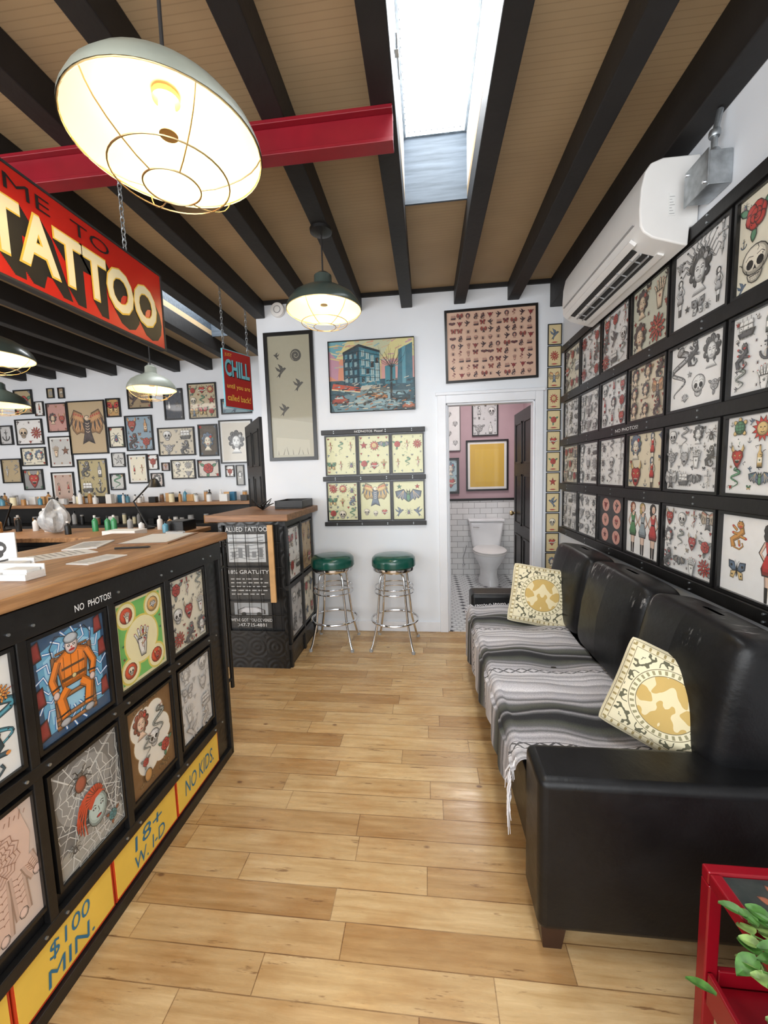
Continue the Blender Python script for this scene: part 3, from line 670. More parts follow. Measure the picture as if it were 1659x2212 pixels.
for k in range(7):
    x=.14+.12*k; h=.04+.03*((k*7)%5)/4; A.line([(x,H*.02),(x+.03*math.sin(k*2),H*(.02+h*.6)),(x+.05*math.sin(k*2),H*(.02+h))],.016,(.14,.13,.10),True)
frame(FAR,-1.36,1.53,-.93,2.61,A,'tall olive poster of dark bird silhouettes, black frame',bw=.03)
# street painting
A=Art((.55,.36,.20),.80)
A.poly([(0,.52),(1,.5),(1,.8),(0,.8)],(.66,.60,.28)); A.poly([(.35,.62),(.62,.60),(.75,.8),(.3,.8)],(.52,.54,.36)); A.poly([(0,.50),(.22,.8),(0,.8)],(.16,.38,.44)); A.poly([(.0,.30),(.16,.30),(.19,.6),(0,.62)],(.66,.28,.17)); A.poly([(.0,.42),(.1,.36),(.12,.58),(0,.7)],(.50,.26,.34)); A.poly([(.62,.35),(1,.35),(1,.60),(.62,.58)],(.58,.30,.27))
A.poly([(0,0),(1,0),(1,.36),(0,.36)],(.025,.08,.11)); A.poly([(.05,.0),(.72,.0),(.95,.22),(.3,.24),(0,.12)],(.13,.24,.28)); A.poly([(.25,.05),(.6,.03),(.8,.2),(.45,.22)],(.24,.38,.42))
for k in range(70):
    x=RN.random();y=RN.uniform(.50,.79); A.line([(x,y),(x+RN.uniform(.04,.12),y+RN.uniform(-.04,.04))],RN.uniform(.006,.016),RN.choice([(.66,.54,.24),(.58,.32,.22),(.28,.44,.46),(.66,.60,.38),(.50,.28,.32),(.60,.40,.22)]))
A.poly([(.17,.26),(.36,.25),(.36,.74),(.17,.66)],(.012,.055,.085)); A.poly([(.36,.25),(.60,.28),(.60,.66),(.36,.74)],(.04,.18,.24)); A.poly([(.355,.735),(.605,.655),(.605,.68),(.355,.765)],(.01,.02,.03)); A.poly([(.165,.655),(.355,.735),(.355,.765),(.165,.68)],(.02,.03,.04))
for j in range(4):
    for i in range(4):
        q=.33+.1*j; dy=-.012*i*(j-.5); A.poly([(.385+.055*i,q+dy),(.42+.055*i,q+dy),(.42+.055*i,q+.06+dy),(.385+.055*i,q+.06+dy)],(.36,.50,.50) if (i*3+j)%4 else (.01,.02,.03)); A.line([(.38+.055*i,q-.004+dy),(.425+.055*i,q-.004+dy)],.006,(.50,.60,.58)); A.line([(.4025+.055*i,q+dy),(.4025+.055*i,q+.06+dy)],.004,K)
    for i in range(3): q=.33+.09*j; A.poly([(.19+.055*i,q),(.22+.055*i,q+.004),(.22+.055*i,q+.055),(.19+.055*i,q+.05)],(.10,.26,.32) if (i+j)%2 else (.25,.38,.40))
    A.line([(.17,.385+.088*j),(.36,.40+.095*j),(.60,.37+.085*j)],.006,(.005,.015,.02))
for k in range(40):
    x=RN.uniform(.17,.58);y=RN.uniform(.27,.66); A.line([(x,y),(x+RN.uniform(.0,.02),y+RN.uniform(-.04,.04))],.005,RN.choice([(.10,.30,.36),(.01,.04,.06),(.22,.40,.44),(.40,.20,.10)]))
A.poly([(.02,.26),(.36,.22),(.38,.27),(.04,.33)],(.52,.08,.04)); A.poly([(.02,.255),(.36,.215),(.36,.225),(.02,.27)],(.75,.6,.35)); A.poly([(.36,.24),(.60,.26),(.6,.3),(.38,.29)],(.50,.48,.40))
A.poly([(.80,.3),(.98,.28),(.98,.75),(.82,.68)],(.03,.13,.18)); A.poly([(.66,.3),(.78,.3),(.78,.52),(.66,.50)],(.05,.22,.27)); A.poly([(.86,.3),(.9,.3),(.9,.72),(.86,.70)],(.08,.27,.34))
for k in range(16): A.line([(.735,.3),(.74,.48),(.58+.02*k,.60+.07*math.sin(k*2.1)),(.56+.024*k,.68+.06*math.sin(k*1.3))],.007,(.01,.015,.02),True)
A.line([(.725,.1),(.735,.5)],.025,(.01,.015,.02))
for (x,y,s,c) in ((.12,.14,.10,(.36,.06,.04)),(.36,.12,.09,(.32,.44,.45)),(.60,.17,.08,(.45,.20,.08)),(.84,.16,.10,(.02,.06,.08)),(.48,.2,.06,(.01,.02,.03)),(.74,.07,.09,(.20,.30,.33)),(.93,.05,.08,(.4,.12,.06))):
    opoly(A,x,y,s,[(-1,-.4),(1,-.4),(1,.05),(.6,.15),(.35,.5),(-.45,.5),(-.7,.1),(-1,.0)],c,1,1.06); A.poly(T(x,y,s,[(-.5,.12),(.4,.12),(.25,.4),(-.35,.4)]),(.25,.42,.46)); A.ell(x-.55*s,y-.42*s,.2*s,.2*s,K,0,8);A.ell(x+.55*s,y-.42*s,.2*s,.2*s,K,0,8)
for k in range(170):
    x=RN.random();y=RN.uniform(0,.36); A.line([(x,y),(x+RN.uniform(.02,.07),y+RN.uniform(-.012,.018))],RN.uniform(.004,.014),RN.choice([(.30,.45,.48),(.42,.16,.06),(.01,.04,.06),(.05,.16,.20),(.55,.52,.42),(.02,.03,.04),(.01,.02,.03)]))
frame(FAR,-.80,1.92,-.08,2.50,A,'unframed teal and orange painting of city street corner',bw=.003,dep=.035,fm=DARK,name='canvas_painting',cat='painting')
six=[('swords and snakes',['dagger','snake','dagger','butterfly','dagger','spider']),('stars and roses',['star','sun','bat','rose','heart','cross']),('roses and daggers',['rose','dagger','flower','dagger','snake','dagger']),('bugs and roses',['flower','sun','spider','butterfly','cross','panther','rose','skull','snake']),('eagle and skulls',None),('bat and swallows',None)]
for i,(nm,kd) in enumerate(six):
    c=i%3; r=i//3; u0=-.865+.285*c; v0=(1.385,.99)[r]
    if i==4:
        A=Art(LGR,1.25); m_eagle(A,.5,.82,.42,PC); m_skull(A,.2,.25,.16,PC); m_heart(A,.8,.25,.14,PC); m_skull(A,.5,.2,.13,PC); m_star(A,.1,1.15,.08,PC); m_star(A,.9,1.15,.08,PC)
    elif i==5:
        A=Art(LGR,1.25); m_bat(A,.5,.72,.44,PC); m_star(A,.2,1.08,.12,PC); m_star(A,.8,1.08,.12,PC); m_swallow(A,.2,.25,.17,PC); m_swallow(A,.8,.25,.17,PC); m_spider(A,.5,.25,.17,PC)
    else: A=flash(LGR,1.25,kd,PC,3,3 if i==3 else 2,.52)
    frame(FAR,u0,v0,u0+.28,v0+.345,A,'pale yellow tattoo flash sheet with '+nm,bw=.012,group='six flash sheets beside the doorway')
def bolts(root,pl,pts,r=.004):
    first=None
    for (u,v,w) in pts:
        if first is None:
            b=B(); c=pl(u,v,w); n=pl.N
            b.tube([c,c+n*.004],r,8); first=finish('bolt',b,STL,parent=root,org=c); continue
        ob=first.copy(); COL.objects.link(ob); ob.parent=root; ob.location=pl(u,v,w)-WO[root.name]
def rail(pl,u0,u1,v0,v1,label,group,text=None,tu=None,nb=5,dep=.03):
    b=panel_box(pl,B(),u0,u1,v0,v1,.002,dep); root=finish('display_rail',b,BLK,label=label,cat='display rail',group=group,bevel=.003)
    pts=[]
    for k in range(nb):
        u=u0+(u1-u0)*(k+.5)/nb
        pts+=[(u,v0+.012,dep),(u,v1-.012,dep)]
    bolts(root,pl,pts)
    if text:
        t=text_on(B(),pl,text,tu[0],(v0+v1)/2-.009,tu[1],(v0+v1)/2+.009,dep+.0015,offset=.0); finish('lettering',t,WTXT,parent=root,label='hand-painted white NO PHOTOS lettering')
    return root
rail(FAR,-.89,-.005,1.735,1.775,'black wooden rail reading NO PHOTOS above flash sheets','rails of the six-sheet rack','NO PHOTOS  Please!',(-.60,-.36),4)
rail(FAR,-.89,-.005,1.34,1.38,'black wooden rail between two rows of flash','rails of the six-sheet rack',nb=4)
rail(FAR,-.89,-.005,.95,.985,'black wooden bottom rail below flash sheets','rails of the six-sheet rack',nb=4)
A=Art(PINK,.79)
for r in range(9):
    for c in range(11):
        kd=RN.choice(['swallow','rose','skull','panther','butterfly','snake','eagle','ship','panther','hand','bat','spider','portrait']); MOT[kd](A,.065+.087*c+RN.uniform(-.010,.010),.06+.084*r+RN.uniform(-.006,.006),.037,PR)
frame(FAR,.17,2.12,.90,2.69,A,'pink-tan sheet of many small red motifs above doorway',bw=.018,group=None,tilt=.015)
kk=['swallow','flower','eagle','sun','rose','heart','rose','star','swallow','skull','heart','portrait']
for i in range(12):
    zt=2.53-i*.1665; A=Art((.70,.57,.31),1.36); MOT[kk[i]](A,.5,.72,.42,PC); A.ell(.5,.14,.22,.05,PC.r); A.line([(.2,.14),(.8,.14)],.02,K)
    frame(FAR,.975,zt-.160,1.082,zt,A,'small cream card with %s tattoo motif, thin black frame'%('bird' if kk[i]in('swallow','eagle') else kk[i]),bw=.006,dep=.012,group='column of small cards beside the door')
b=B().lathe([(0,0),(.055,0),(.06,.012),(.06,.03)],(0,0,0),24)
b.v=[(-1.22+p[0],D-.001-.031+p[2],2.79+p[1]) for p in b.v]
sd=finish('smoke_detector',b,ACW,label='round cream smoke detector on white wall',cat='smoke detector',smooth=True)
b=B(); b.ring((-1.22,D-.034,2.79),.028,.0035,20,5,ax=1); finish('sensor_ring',b,GREYP,parent=sd)
# ---- right wall rack
ye=[(2.95,3.26),(2.62,2.94),(2.28,2.61),(1.935,2.265),(1.585,1.92),(1.235,1.57)]
rz=[(1.957,2.283),(1.622,1.903),(1.282,1.568),(.932,1.228)]
rails_z=[(2.285,2.335),(1.905,1.955),(1.57,1.62),(1.23,1.28),(.88,.93)]
for i,(a,c) in enumerate(rails_z):
    rail(RW,-3.30,-.80,a,c,'long black wooden rail holding framed flash sheets','rails of the side wall rack',
         'NO PHOTOS!' if i==2 else None,(-2.37,-2.13),7,.032)
S={}
S[0]=[(PM,CRM,['swallow','rose','star','heart','snake','ship']),(PG,WP,['bottle','star','anchor','cross','panther','bat']),(PM,CRM,['rose','butterfly','eagle','skull']),(PG,WP,['hand','ship','flower','devil'])]
S[1]=[(PM,WP,['flower','snake','rose','bottle','pinup','panther']),(PG,WP,['butterfly','rose','skull','hand','eagle','snake']),(PG,WP,['portrait','spider','ship','snake','devil','flower']),(PG,WP,['swallow','star','spider','rose','heart','cross','bat','skull','snake'])]
S[2]=[(PM,WP,['devil','rose','dagger','panther','swallow','skull','flower','ship','snake']),(PM,WP,['skull','pinup','devil','bottle','portrait','rose']),(PG,WP,['spider','snake','dagger','spider','skull','dagger']),None]
S[3]=[(PB,(.62,.62,.50),['portrait','hand','portrait','flower']),(PB,(.72,.63,.48),['portrait','portrait','panther','portrait','portrait','eagle']),(PC,(.74,.66,.49),['portrait','pinup','devil','pinup']),None]
S[4]=[None,None,(PG,WP,['skull','snake','portrait','spider','rose','devil','hand','panther','eagle','ship','bat','dagger']),(PM,WP,['devil','skull','dagger','eagle','portrait','snake','devil','rose','panther','bat','hand','flower'])]
S[5]=[(PC,CRM,['rose','portrait','skull','panther']),(PM,WP,['ship','bottle','cross','panther','anchor','flower','snake','hand','bottle']),(PC,WP,['tortoise','sun','panther','devil','bottle','flower','snake','bat','skull']),None]
names={'swallow':'birds','rose':'roses','heart':'hearts','star':'stars','snake':'snakes','skull':'skulls','spider':'spiders','devil':'devils','portrait':'heads','pinup':'pinups','bottle':'bottles','hand':'hands','butterfly':'butterflies','dagger':'daggers','tortoise':'tortoise','cross':'crosses','anchor':'anchors','eagle':'eagles','sun':'suns','flower':'flowers','ship':'ships','panther':'panthers','bat':'bats'}
for c in range(6):
    y0,y1=ye[c]
    for r in range(4):
        z0,z1=rz[r]; H=(z1-z0-.024)/(y1-y0-.024); sp=S[c][r]
        if sp:
            pal,bg,kd=sp; n=len(kd)
            cols,rows=(4,3) if n>=12 else ((3,3) if n>=6 or c<3 else (2,2))
            A=flash(bg,H,kd,pal,cols,rows,.50)
            col='black and grey' if pal is PG else ('red and black' if pal is PM else 'coloured')
            lab='%s flash sheet with %s and %s, black frame'%(col,names[kd[0]],names[kd[1]])
        elif c==2:
            A=Art((.03,.03,.035),H)
            for i in range(6):
                x=.27+.46*(i%2);y=H*(.83-.33*(i//2)); A.ell(x,y,.15,.13,(.66,.33,.27)); MOT[['rose','swallow','skull','heart','star','devil'][i]](A,x,y,.09,PR)
            lab='black sheet with six pink round motifs, black frame'
        elif c==3:
            A=Art(WP,H); 
            for i,q in enumerate((Pal((.08,.25,.10),K,K,(.74,.52,.40),(.35,.1,.04)),Pal((.30,.36,.39),K,K,(.74,.52,.40),(.5,.35,.12)),Pal((.5,.04,.04),K,K,(.74,.52,.40),K))): m_lady(A,.2+.3*i,H*.5,.44,q)
            lab='white flash sheet of three standing pinup women, black frame'
        elif c==4 and r==0:
            A=Art(WP,H)
            for k in range(13):
                a=.05+k*.255; m=[(.5+math.cos(a)*(.16+.035*t)+.025*math.sin(t*1.7+k)*math.sin(a),.66+math.sin(a)*(.16+.035*t)+.03*math.sin(t*1.7+k)*math.cos(a)) for t in range(7)]; A.oline(m,.030,(.42,.42,.42),True); A.ell(m[-1][0],m[-1][1],.018,.014,K,0,6)
            m_head(A,.5,.60,.30,PG)
            m_lady(A,.14,.4,.24,PG); m_dagger(A,.88,.78,.2,PG); m_fly(A,.5,.16,.14,PG); m_lady(A,.85,.28,.2,PG); m_star(A,.3,.2,.07,PG); m_rose(A,.12,.8,.09,PG); m_spider(A,.68,.12,.09,PG)
            lab='grey flash sheet with snake-haired woman head, black frame'
        elif c==4:
            A=Art(WP,H); m_skull(A,.56,.25,.2,PG); m_snake(A,.17,.45,.36,PG); m_head(A,.78,.62,.22,PG); m_panther(A,.46,.68,.17,PG); m_rose(A,.86,.2,.12,PG); m_heart(A,.32,.13,.08,PG); m_swallow(A,.12,.88,.08,PG); m_star(A,.4,.42,.06,PG)
            lab='grey flash sheet with skull, snake and woman head, black frame'
        else:
            A=Art(WP,H); m_lady(A,.66,.42,.42,Pal((.5,.04,.04),K,K,(.74,.52,.40),K)); m_panther(A,.24,.66,.17,Pal((.5,.05,.04),K,K,WP,(.6,.28,.06))); m_fly(A,.24,.25,.14,PC)
            lab='white flash sheet with red-stockinged pinup, black frame'
        frame(RW,-y1,z0,-y0,z1,A,lab,bw=.011,dep=.02,group='framed flash sheets on the side wall rack')
# ---- back wall gallery
bk=[(-541,230,-513,263),(-512,227,-498,247),(-492,249,-481,263),(-476,248,-466,263),(-496,205,-465,244),(-466,175,-411,245),(-410,221,-389,246),(-379,230,-345,256),(-330,214,-303,254),(-297,214,-258,259),(-544,190,-503,225),(-569,191,-548,218),(-540,162,-502,188),(-498,159,-463,201),(-572,140,-541,174),(-541,130,-510,159),(-499,111,-465,154),(-459,118,-416,170),(-410,182,-387,210),(-386,177,-347,223),(-409,157,-389,177),(-387,135,-358,174),(-359,152,-343,173),(-342,169,-291,206),(-287,167,-260,208),(-259,157,-214,212),(-327,139,-293,165),(-291,140,-260,164),(-340,150,-328,162),(-356,130,-338,149),(-414,127,-392,150),(-254,140,-241,156),(-240,129,-228,156),(-254,218,-213,238)]
bgs=[TAN,WP,TAN,(.4,.3,.2),(.55,.30,.26),(.50,.38,.23),(.55,.32,.12),(.36,.27,.16),(.06,.07,.09),(.54,.45,.29),WP,(.6,.6,.6),CRM,(.55,.55,.53),TAN,(.3,.3,.3),(.52,.38,.32),(.45,.38,.2),CRM,(.26,.36,.44),(.6,.6,.58),CRM,WP,(.62,.56,.44),(.10,.08,.06),(.68,.64,.56),CRM,(.66,.60,.54),(.5,.42,.42),(.64,.56,.52),(.6,.6,.58),WP,(.35,.34,.32),(.22,.32,.36)]
kset=[['rose'],['pinup'],['flower'],['skull'],['portrait','devil'],['eagle'],['butterfly'],['swallow','ship'],['bottle','star'],['rose','heart','sun','skull','snake','star','eagle','butterfly','rose'],['skull','flower'],['anchor'],['portrait','portrait'],['hand','star'],['dagger','snake'],['devil'],['pinup','pinup'],['panther','bottle','ship','anchor'],['spider'],['devil','bottle','panther','rose'],['star'],['pinup','dagger'],['rose'],['skull','ship','rose','panther'],['portrait'],['portrait'],['skull','flower','snake','rose'],['rose'],['cross'],['portrait'],['snake'],['rose'],['portrait'],['swallow']]
for i,q in enumerate(bk):
    u0,v0,u1,v1=[t/100 for t in q]; kd=kset[i]; H=(v1-v0)/(u1-u0); n=len(kd)
    if i==25:
        A=Art(bgs[i],H); m_head(A,.5,H*.5,.42,PG)
    elif i==5:
        A=Art(bgs[i],H); m_eagle(A,.5,H*.5,.46,PB)
    else: A=flash(bgs[i],H,kd,(PC if i%3==0 else (PB if i%3==1 else PG)),1 if n==1 else (3 if n>6 else 2),1 if n<3 else (3 if n>6 else 2),.52,.05)
    nm={'swallow':'bird','pinup':'pinup woman','portrait':'human head','hand':'hand'}.get(kd[0],kd[0])
    sz='large' if (u1-u0)*(v1-v0)>.15 else ('tiny' if (u1-u0)*(v1-v0)<.04 else 'medium')
    frame(BK,u0+.006,v0+.006,u1-.006,v1-.006,A,'%s framed picture of %s on white gallery wall'%(sz,nm),bw=.016 if sz!='tiny' else .011,dep=.02,group='gallery wall pictures',mb=.02 if i in(13,21,16,25) else 0)
# ---- bathroom pictures
A=Art((.66,.42,.06),1.15); A.poly([(.15,.14),(.85,.14),(.85,1.01),(.15,1.01)],(.70,.46,.07))
frame(BW,.52,1.13,1.06,1.79,A,'gold print in black frame on mauve bathroom wall',bw=.022,mb=.03)
frame(BW,.60,1.84,.93,2.26,flash((.6,.6,.6),1.3,['pinup','skull','rose','bottle'],PG,2,2,.5),'grey flash sheet in black frame on mauve wall',bw=.015)
frame(BW,.22,1.10,.43,1.57,flash((.35,.5,.55),2.2,['portrait','heart'],PC,1,2,.5),'blue print in black frame above bathroom tiles',bw=.03)
A=Art(WP,2.4)
for k in range(4): m_heart(A,.3+.4*(k%2),1.9-.5*k,.22,PG)
frame(BW,.24,1.66,.45,2.26,A,'white sheet with black hearts on mauve wall',bw=.006)
# ------------------------------------------------------------ bathroom door + toilet
dx=.905
dr=empty('door_1',(dx,D+.09,0),None,None); dr['kind']='structure'
b=B().box(dx,dx+.035,D+.09,D+.85,.01,1.95)
for (a,c) in ((.08,.36),(.44,.72)):
    for (z0,z1) in ((.15,.75),(.85,1.35),(1.45,1.85)):
        b.box(dx-.008,dx,D+.09+a*.96,D+.09+c*.96,z0,z0+.02).box(dx-.008,dx,D+.09+a*.96,D+.09+c*.96,z1-.02,z1).box(dx-.008,dx,D+.09+a*.96,D+.11+a*.96,z0,z1).box(dx-.008,dx,D+.07+c*.96,D+.09+c*.96,z0,z1)
finish('door_leaf',b,BLK,parent=dr,bevel=.002)
b=B().lathe([(0,0),(.022,.003),(.026,.018),(.018,.035),(.01,.04),(.01,.06)],(0,0,0),16); b.v=[(dx-.055+p[2],D+.79+p[0],.95+p[1]) for p in b.v]; finish('knob',b,BRASS,parent=dr,smooth=True)
tx=.755
t=empty('toilet',(tx,4.95,0),'white porcelain toilet against tiled bathroom wall','toilet')
b=B()
def loft(b,rows,n=28):
    vs=[];fs=[]
    for (z,rx,ry,cy) in rows:
        for k in range(n):
            a=2*pi*k/n; vs.append((tx+rx*math.cos(a),cy+ry*math.sin(a),z))
    for i in range(len(rows)-1):
        for k in range(n):
            l=(k+1)%n; fs.append((i*n+k,i*n+l,(i+1)*n+l,(i+1)*n+k))
    fs.append(tuple(range(n))[::-1]); fs.append(tuple((len(rows)-1)*n+k for k in range(n))); return b.add(vs,fs)
loft(b,[(0,.125,.24,4.96),(.03,.12,.235,4.96),(.1,.10,.21,4.96),(.2,.105,.21,4.95),(.29,.15,.25,4.9),(.36,.185,.275,4.88),(.39,.19,.28,4.88)])
finish('bowl',b,PORC,parent=t,smooth=True)
b=B(); loft(b,[(.392,.19,.28,4.87),(.40,.2,.285,4.87),(.415,.2,.285,4.87)]); finish('toilet_seat',b,ACW,parent=t,smooth=True)
b=B(); loft(b,[(.417,.195,.28,4.87),(.43,.2,.285,4.87),(.445,.18,.265,4.87)]); finish('toilet_lid',b,ACW,parent=t,smooth=True)
b=B(); vs=[]
for z,hw,y0 in((.40,.17,5.11),(.74,.215,5.08)):
    vs+=[(tx-hw,y0,z),(tx+hw,y0,z),(tx+hw,5.285,z),(tx-hw,5.285,z)]
b.add(vs,[(3,2,1,0),(4,5,6,7),(0,1,5,4),(1,2,6,5),(2,3,7,6),(3,0,4,7)]); finish('tank',b,PORC,parent=t,bevel=.025,seg=4,smooth=True)
b=B().box(tx-.225,tx+.225,5.07,5.29,.742,.775); finish('tank_lid',b,PORC,parent=t,bevel=.012,seg=3,smooth=True)
b=B().tube([(tx-.17,5.07,.68),(tx-.17,5.05,.68),(tx-.10,5.045,.675)],.007); finish('flush_handle',b,CHR,parent=t,smooth=True)
b=B().tube([(tx-.28,BY,.16),(tx-.28,BY-.07,.16),(tx-.29,BY-.08,.25),(tx-.24,5.24,.41)],.007).lathe([(0,0),(.02,0),(.02,.02),(0,.025)],(tx-.28,BY-.07,.15),12); finish('water_supply_pipe',b,CHR,label='chrome water supply valve beside toilet',cat='pipe',smooth=True)
# ------------------------------------------------------------ stools
def stool(cx,cy,rot,label):
    r=empty('bar_stool',(cx,cy,0),label,'stool','green bar stools by the wall')
    b=B().lathe([(0,.655),(.165,.655),(.176,.665),(.176,.70),(.172,.725),(.155,.742),(.1,.750),(0,.753)],(cx,cy,0),40); finish('seat',b,GRNV,parent=r,smooth=True)
    b=B().lathe([(.150,.628),(.166,.628),(.170,.635),(.168,.655),(.150,.655)],(cx,cy,0),40).lathe([(0,.60),(.08,.60),(.09,.618),(0,.62)],(cx,cy,0),24); finish('seat_band',b,CHR,parent=r,smooth=True)
    for k in range(4):
        a=rot+k*pi/2; ca,sa=math.cos(a),math.sin(a)
        P=[(cx+ca*q,cy+sa*q,z) for q,z in ((.02,.607),(.10,.607),(.125,.590),(.133,.56),(.15,.40),(.175,.20),(.215,.055),(.235,.012))]
        b=B().tube(P,.0095,10); finish('leg',b,CHR,parent=r,smooth=True)
        b=B().lathe([(0,0),(.014,0),(.014,.02),(0,.022)],(cx+ca*.237,cy+sa*.237,0),10); finish('foot_cap',b,GREYP,parent=r)
    for (z,q,nm) in ((.22,.188,'foot_ring'),(.45,.158,'brace_ring'),(.49,.154,'brace_ring')):
        b=B().ring((cx,cy,z),q,.009 if nm=='foot_ring' else .006,40,8); finish(nm,b,CHR,parent=r,smooth=True)
stool(-.775,3.10,.80,'chrome bar stool with green vinyl seat beside pedestal'); stool(-.275,3.10,.70,'chrome bar stool with green vinyl seat below flash rack')
# ------------------------------------------------------------ reception counter
CE=1.79
ct=empty('reception_counter',(-1.3,1.1,0),'black reception counter with wood top and framed art','counter')
b=B().box(-1.50,XC-.001,-.2,CE,0,1.092); finish('counter_body',b,BLK,parent=ct)
b=B().box(XC,XC+.006,1.672,CE-.02,.04,1.01); finish('ornamental_panel',b,TIN,parent=ct)
b=B()
for y in (.55,.835,1.115,1.385,1.665): panel_box(CF,b,y-.012,y+.012,.24,1.02,0,.02)
for z in (.225,.66): panel_box(CF,b,-.2,1.68,z-.018,z+.018,0,.022)
panel_box(CF,b,-.2,CE,1.01,1.09,0,.022)
panel_box(CF,b,-.2,CE-.01,.0,.04,0,.02); panel_box(CF,b,CE-.02,CE,.0,1.01,0,.02)
br=finish('front_batten',b,BLK,parent=ct,bevel=.002)
b=B().box(-1.62,XC+.032,-.25,1.85,1.094,1.13); finish('countertop',b,CTOP,parent=ct,bevel=.008,seg=3)
b=text_on(B(),CF,'NO  PHOTOS!',.985,1.030,1.115,1.050,.0235,offset=.012); finish('lettering',b,WTXT,parent=ct,label='white hand-painted NO PHOTOS lettering')
pts=[]
for y in (.835,1.115,1.385,1.665):
    for z in (.225,.66,1.04): pts+=[(y-.03,z,.022),(y+.03,z,.022)]
bolts(ct,CF,pts,.004)
for (y0,y1,tx1,tx2) in ((1.355,1.67,'NO KIDS.',None),(1.035,1.35,'18+','W. I-D'),(.725,1.03,'$100','MIN.'),(.41,.72,'NO','CARDS')):
    b=panel_box(CF,B(),y0,y1,.045,.20,.001,.008); s=finish('price_sign_panel',b,SRED2,label='yellow hand-painted panel reading %s'%((tx1+' '+(tx2 or '')).strip()) if tx2!='CARDS' else 'yellow painted panel with red border',cat='sign',group='yellow notice panels along the counter base')
    b=panel_box(CF,B(),y0+.006,y1-.006,.053,.192,.008,.0095); finish('panel_face',b,YEL,parent=s)
    if tx2!='CARDS':
        u0,u1=y0+.06,y1-.06
        if tx2:
            finish('lettering',text_on(B(),CF,tx1,u0+.03,.128,u1-.03,.180,.0108,slant=.1),BLUE,parent=s); finish('lettering',text_on(B(),CF,tx2,u0+.02,.065,u1-.02,.113,.0108,slant=.1),BLUE,parent=s)
        else: finish('lettering',text_on(B(),CF,tx1,u0-.01,.09,u1+.01,.155,.0108,slant=.1),BLUE,parent=s)
H=.30/.23
gp='framed art on the reception counter front'
frame(CF,1.40,.69,1.65,1.005,flash(CRM,H,['rose','dagger','snake','skull','devil','hand','flower','panther','portrait'],PM,3,3,.54),'cream flash sheet with rose, snake and skull',bw=.01,dep=.014,group=gp)
A=Art((.82,.74,.42),H); A.poly([(.05,.05),(.95,.05),(.95,H-.05),(.05,H-.05)],(.17,.50,.12))
cir=((.5,.62,.34),(.22,1.08,.17),(.78,1.08,.17),(.22,.22,.17),(.78,.22,.17))
for (x,y,r) in cir: A.ell(x,y,r+.03,(r+.03)*1.05,(.72,.60,.12),0,24)
for (x,y,r) in cir: A.ell(x,y,r,r*1.05,(.86,.79,.47),0,24)
for (x,y,r) in cir[1:]: A.oell(x,y,r-.05,r-.05,(.72,.10,.04) if x+y<1.5 else (.80,.46,.15),0,.008)
m_hand(A,.5,.60,.27,Pal((.45,.05,.04),PC.g,PC.y,(.84,.82,.76),PC.o)); m_dagger(A,.52,.6,.2,PC); m_heart(A,.78,1.08,.09,PG); m_skull(A,.22,.22,.10,PC); m_devil(A,.78,.22,.10,PC); m_hand(A,.22,1.06,.10,PC)
for k in range(4): m_star(A,(.1,.9,.1,.9)[k],(.65,.65,.45,.85)[k],.035,PC)
frame(CF,1.125,.69,1.375,1.005,A,'green and yellow print with hand and four medallions',bw=.01,dep=.014,group=gp)
A=Art((.04,.09,.17),H)
A.poly([(.1,.1),(.9,.15),(.95,1.1),(.5,1.27),(.06,1.1)],(.14,.40,.60)); A.poly([(.18,.2),(.8,.22),(.85,1.0),(.5,1.18),(.14,1.0)],(.32,.60,.78))
for k in range(22):
    a=k*.2856; P=[(.5+math.cos(a)*.26,.65+math.sin(a)*.36),(.5+math.cos(a+.12)*.34,.65+math.sin(a+.12)*.44),(.5+math.cos(a-.06)*.40,.65+math.sin(a-.06)*.52),(.5+math.cos(a+.1)*.5,.65+math.sin(a+.1)*.64)]
    A.line(P,.04,(.03,.15,.42)); A.line(P,.016,(.88,.94,.97))
for (x,y) in ((.06,1.15),(.94,.85),(.06,.6),(.93,.3),(.07,.2),(.9,1.18)): opoly(A,x,y,.12,[(-.5,-1),(.5,-.8),(.3,1),(-.4,.7)],(.28,.04,.035))
br_=(.28,.12,.045); og=(.88,.24,.02)
for x in(.25,.75): A.oline([(x,.08),(x,1.0)],.05,br_)
for k in range(3): A.oline([(.28,1.02-.05*k),(.72,1.02-.05*k)],.025,br_)
for y in(.12,.22,.46): A.oline([(.22,y),(.78,y)],.045,(.40,.17,.06))
opoly(A,.5,.72,.3,[(-.75,.75),(-.3,1),(.3,1),(.75,.75),(.55,-.5),(-.55,-.5)],og,1,1.05)
for k in range(3): A.line([(.38+.1*k,.95),(.37+.1*k,.62)],.012,dk(og,.4))
for d in(-1,1):
    A.oline([(.5+d*.10,.54),(.5+d*.2,.44),(.5+d*.16,.2)],.12,og,False,.15); A.oell(.5+d*.17,.14,.07,.045,(.45,.46,.48),0,.01); A.oline([(.5+d*.2,.92),(.5+d*.29,.72),(.5+d*.25,.56)],.085,og,False,.2); A.oell(.5+d*.25,.52,.04,.05,(.76,.58,.52),0,.008); A.line([(.5+d*.19,.62),(.5+d*.3,.6)],.025,K); A.line([(.5+d*.1,.26),(.5+d*.24,.24)],.025,K)
    A.line([(.5+d*.07,1.2),(.5+d*.2,1.24),(.5+d*.28,1.12),(.5+d*.26,1.0)],.012,K)
A.line([(.33,.66),(.67,.66)],.04,(.10,.05,.02));A.line([(.34,.80),(.66,.80)],.03,(.10,.05,.02)); A.oell(.5,.66,.03,.03,(.7,.6,.3),0,.006,8)
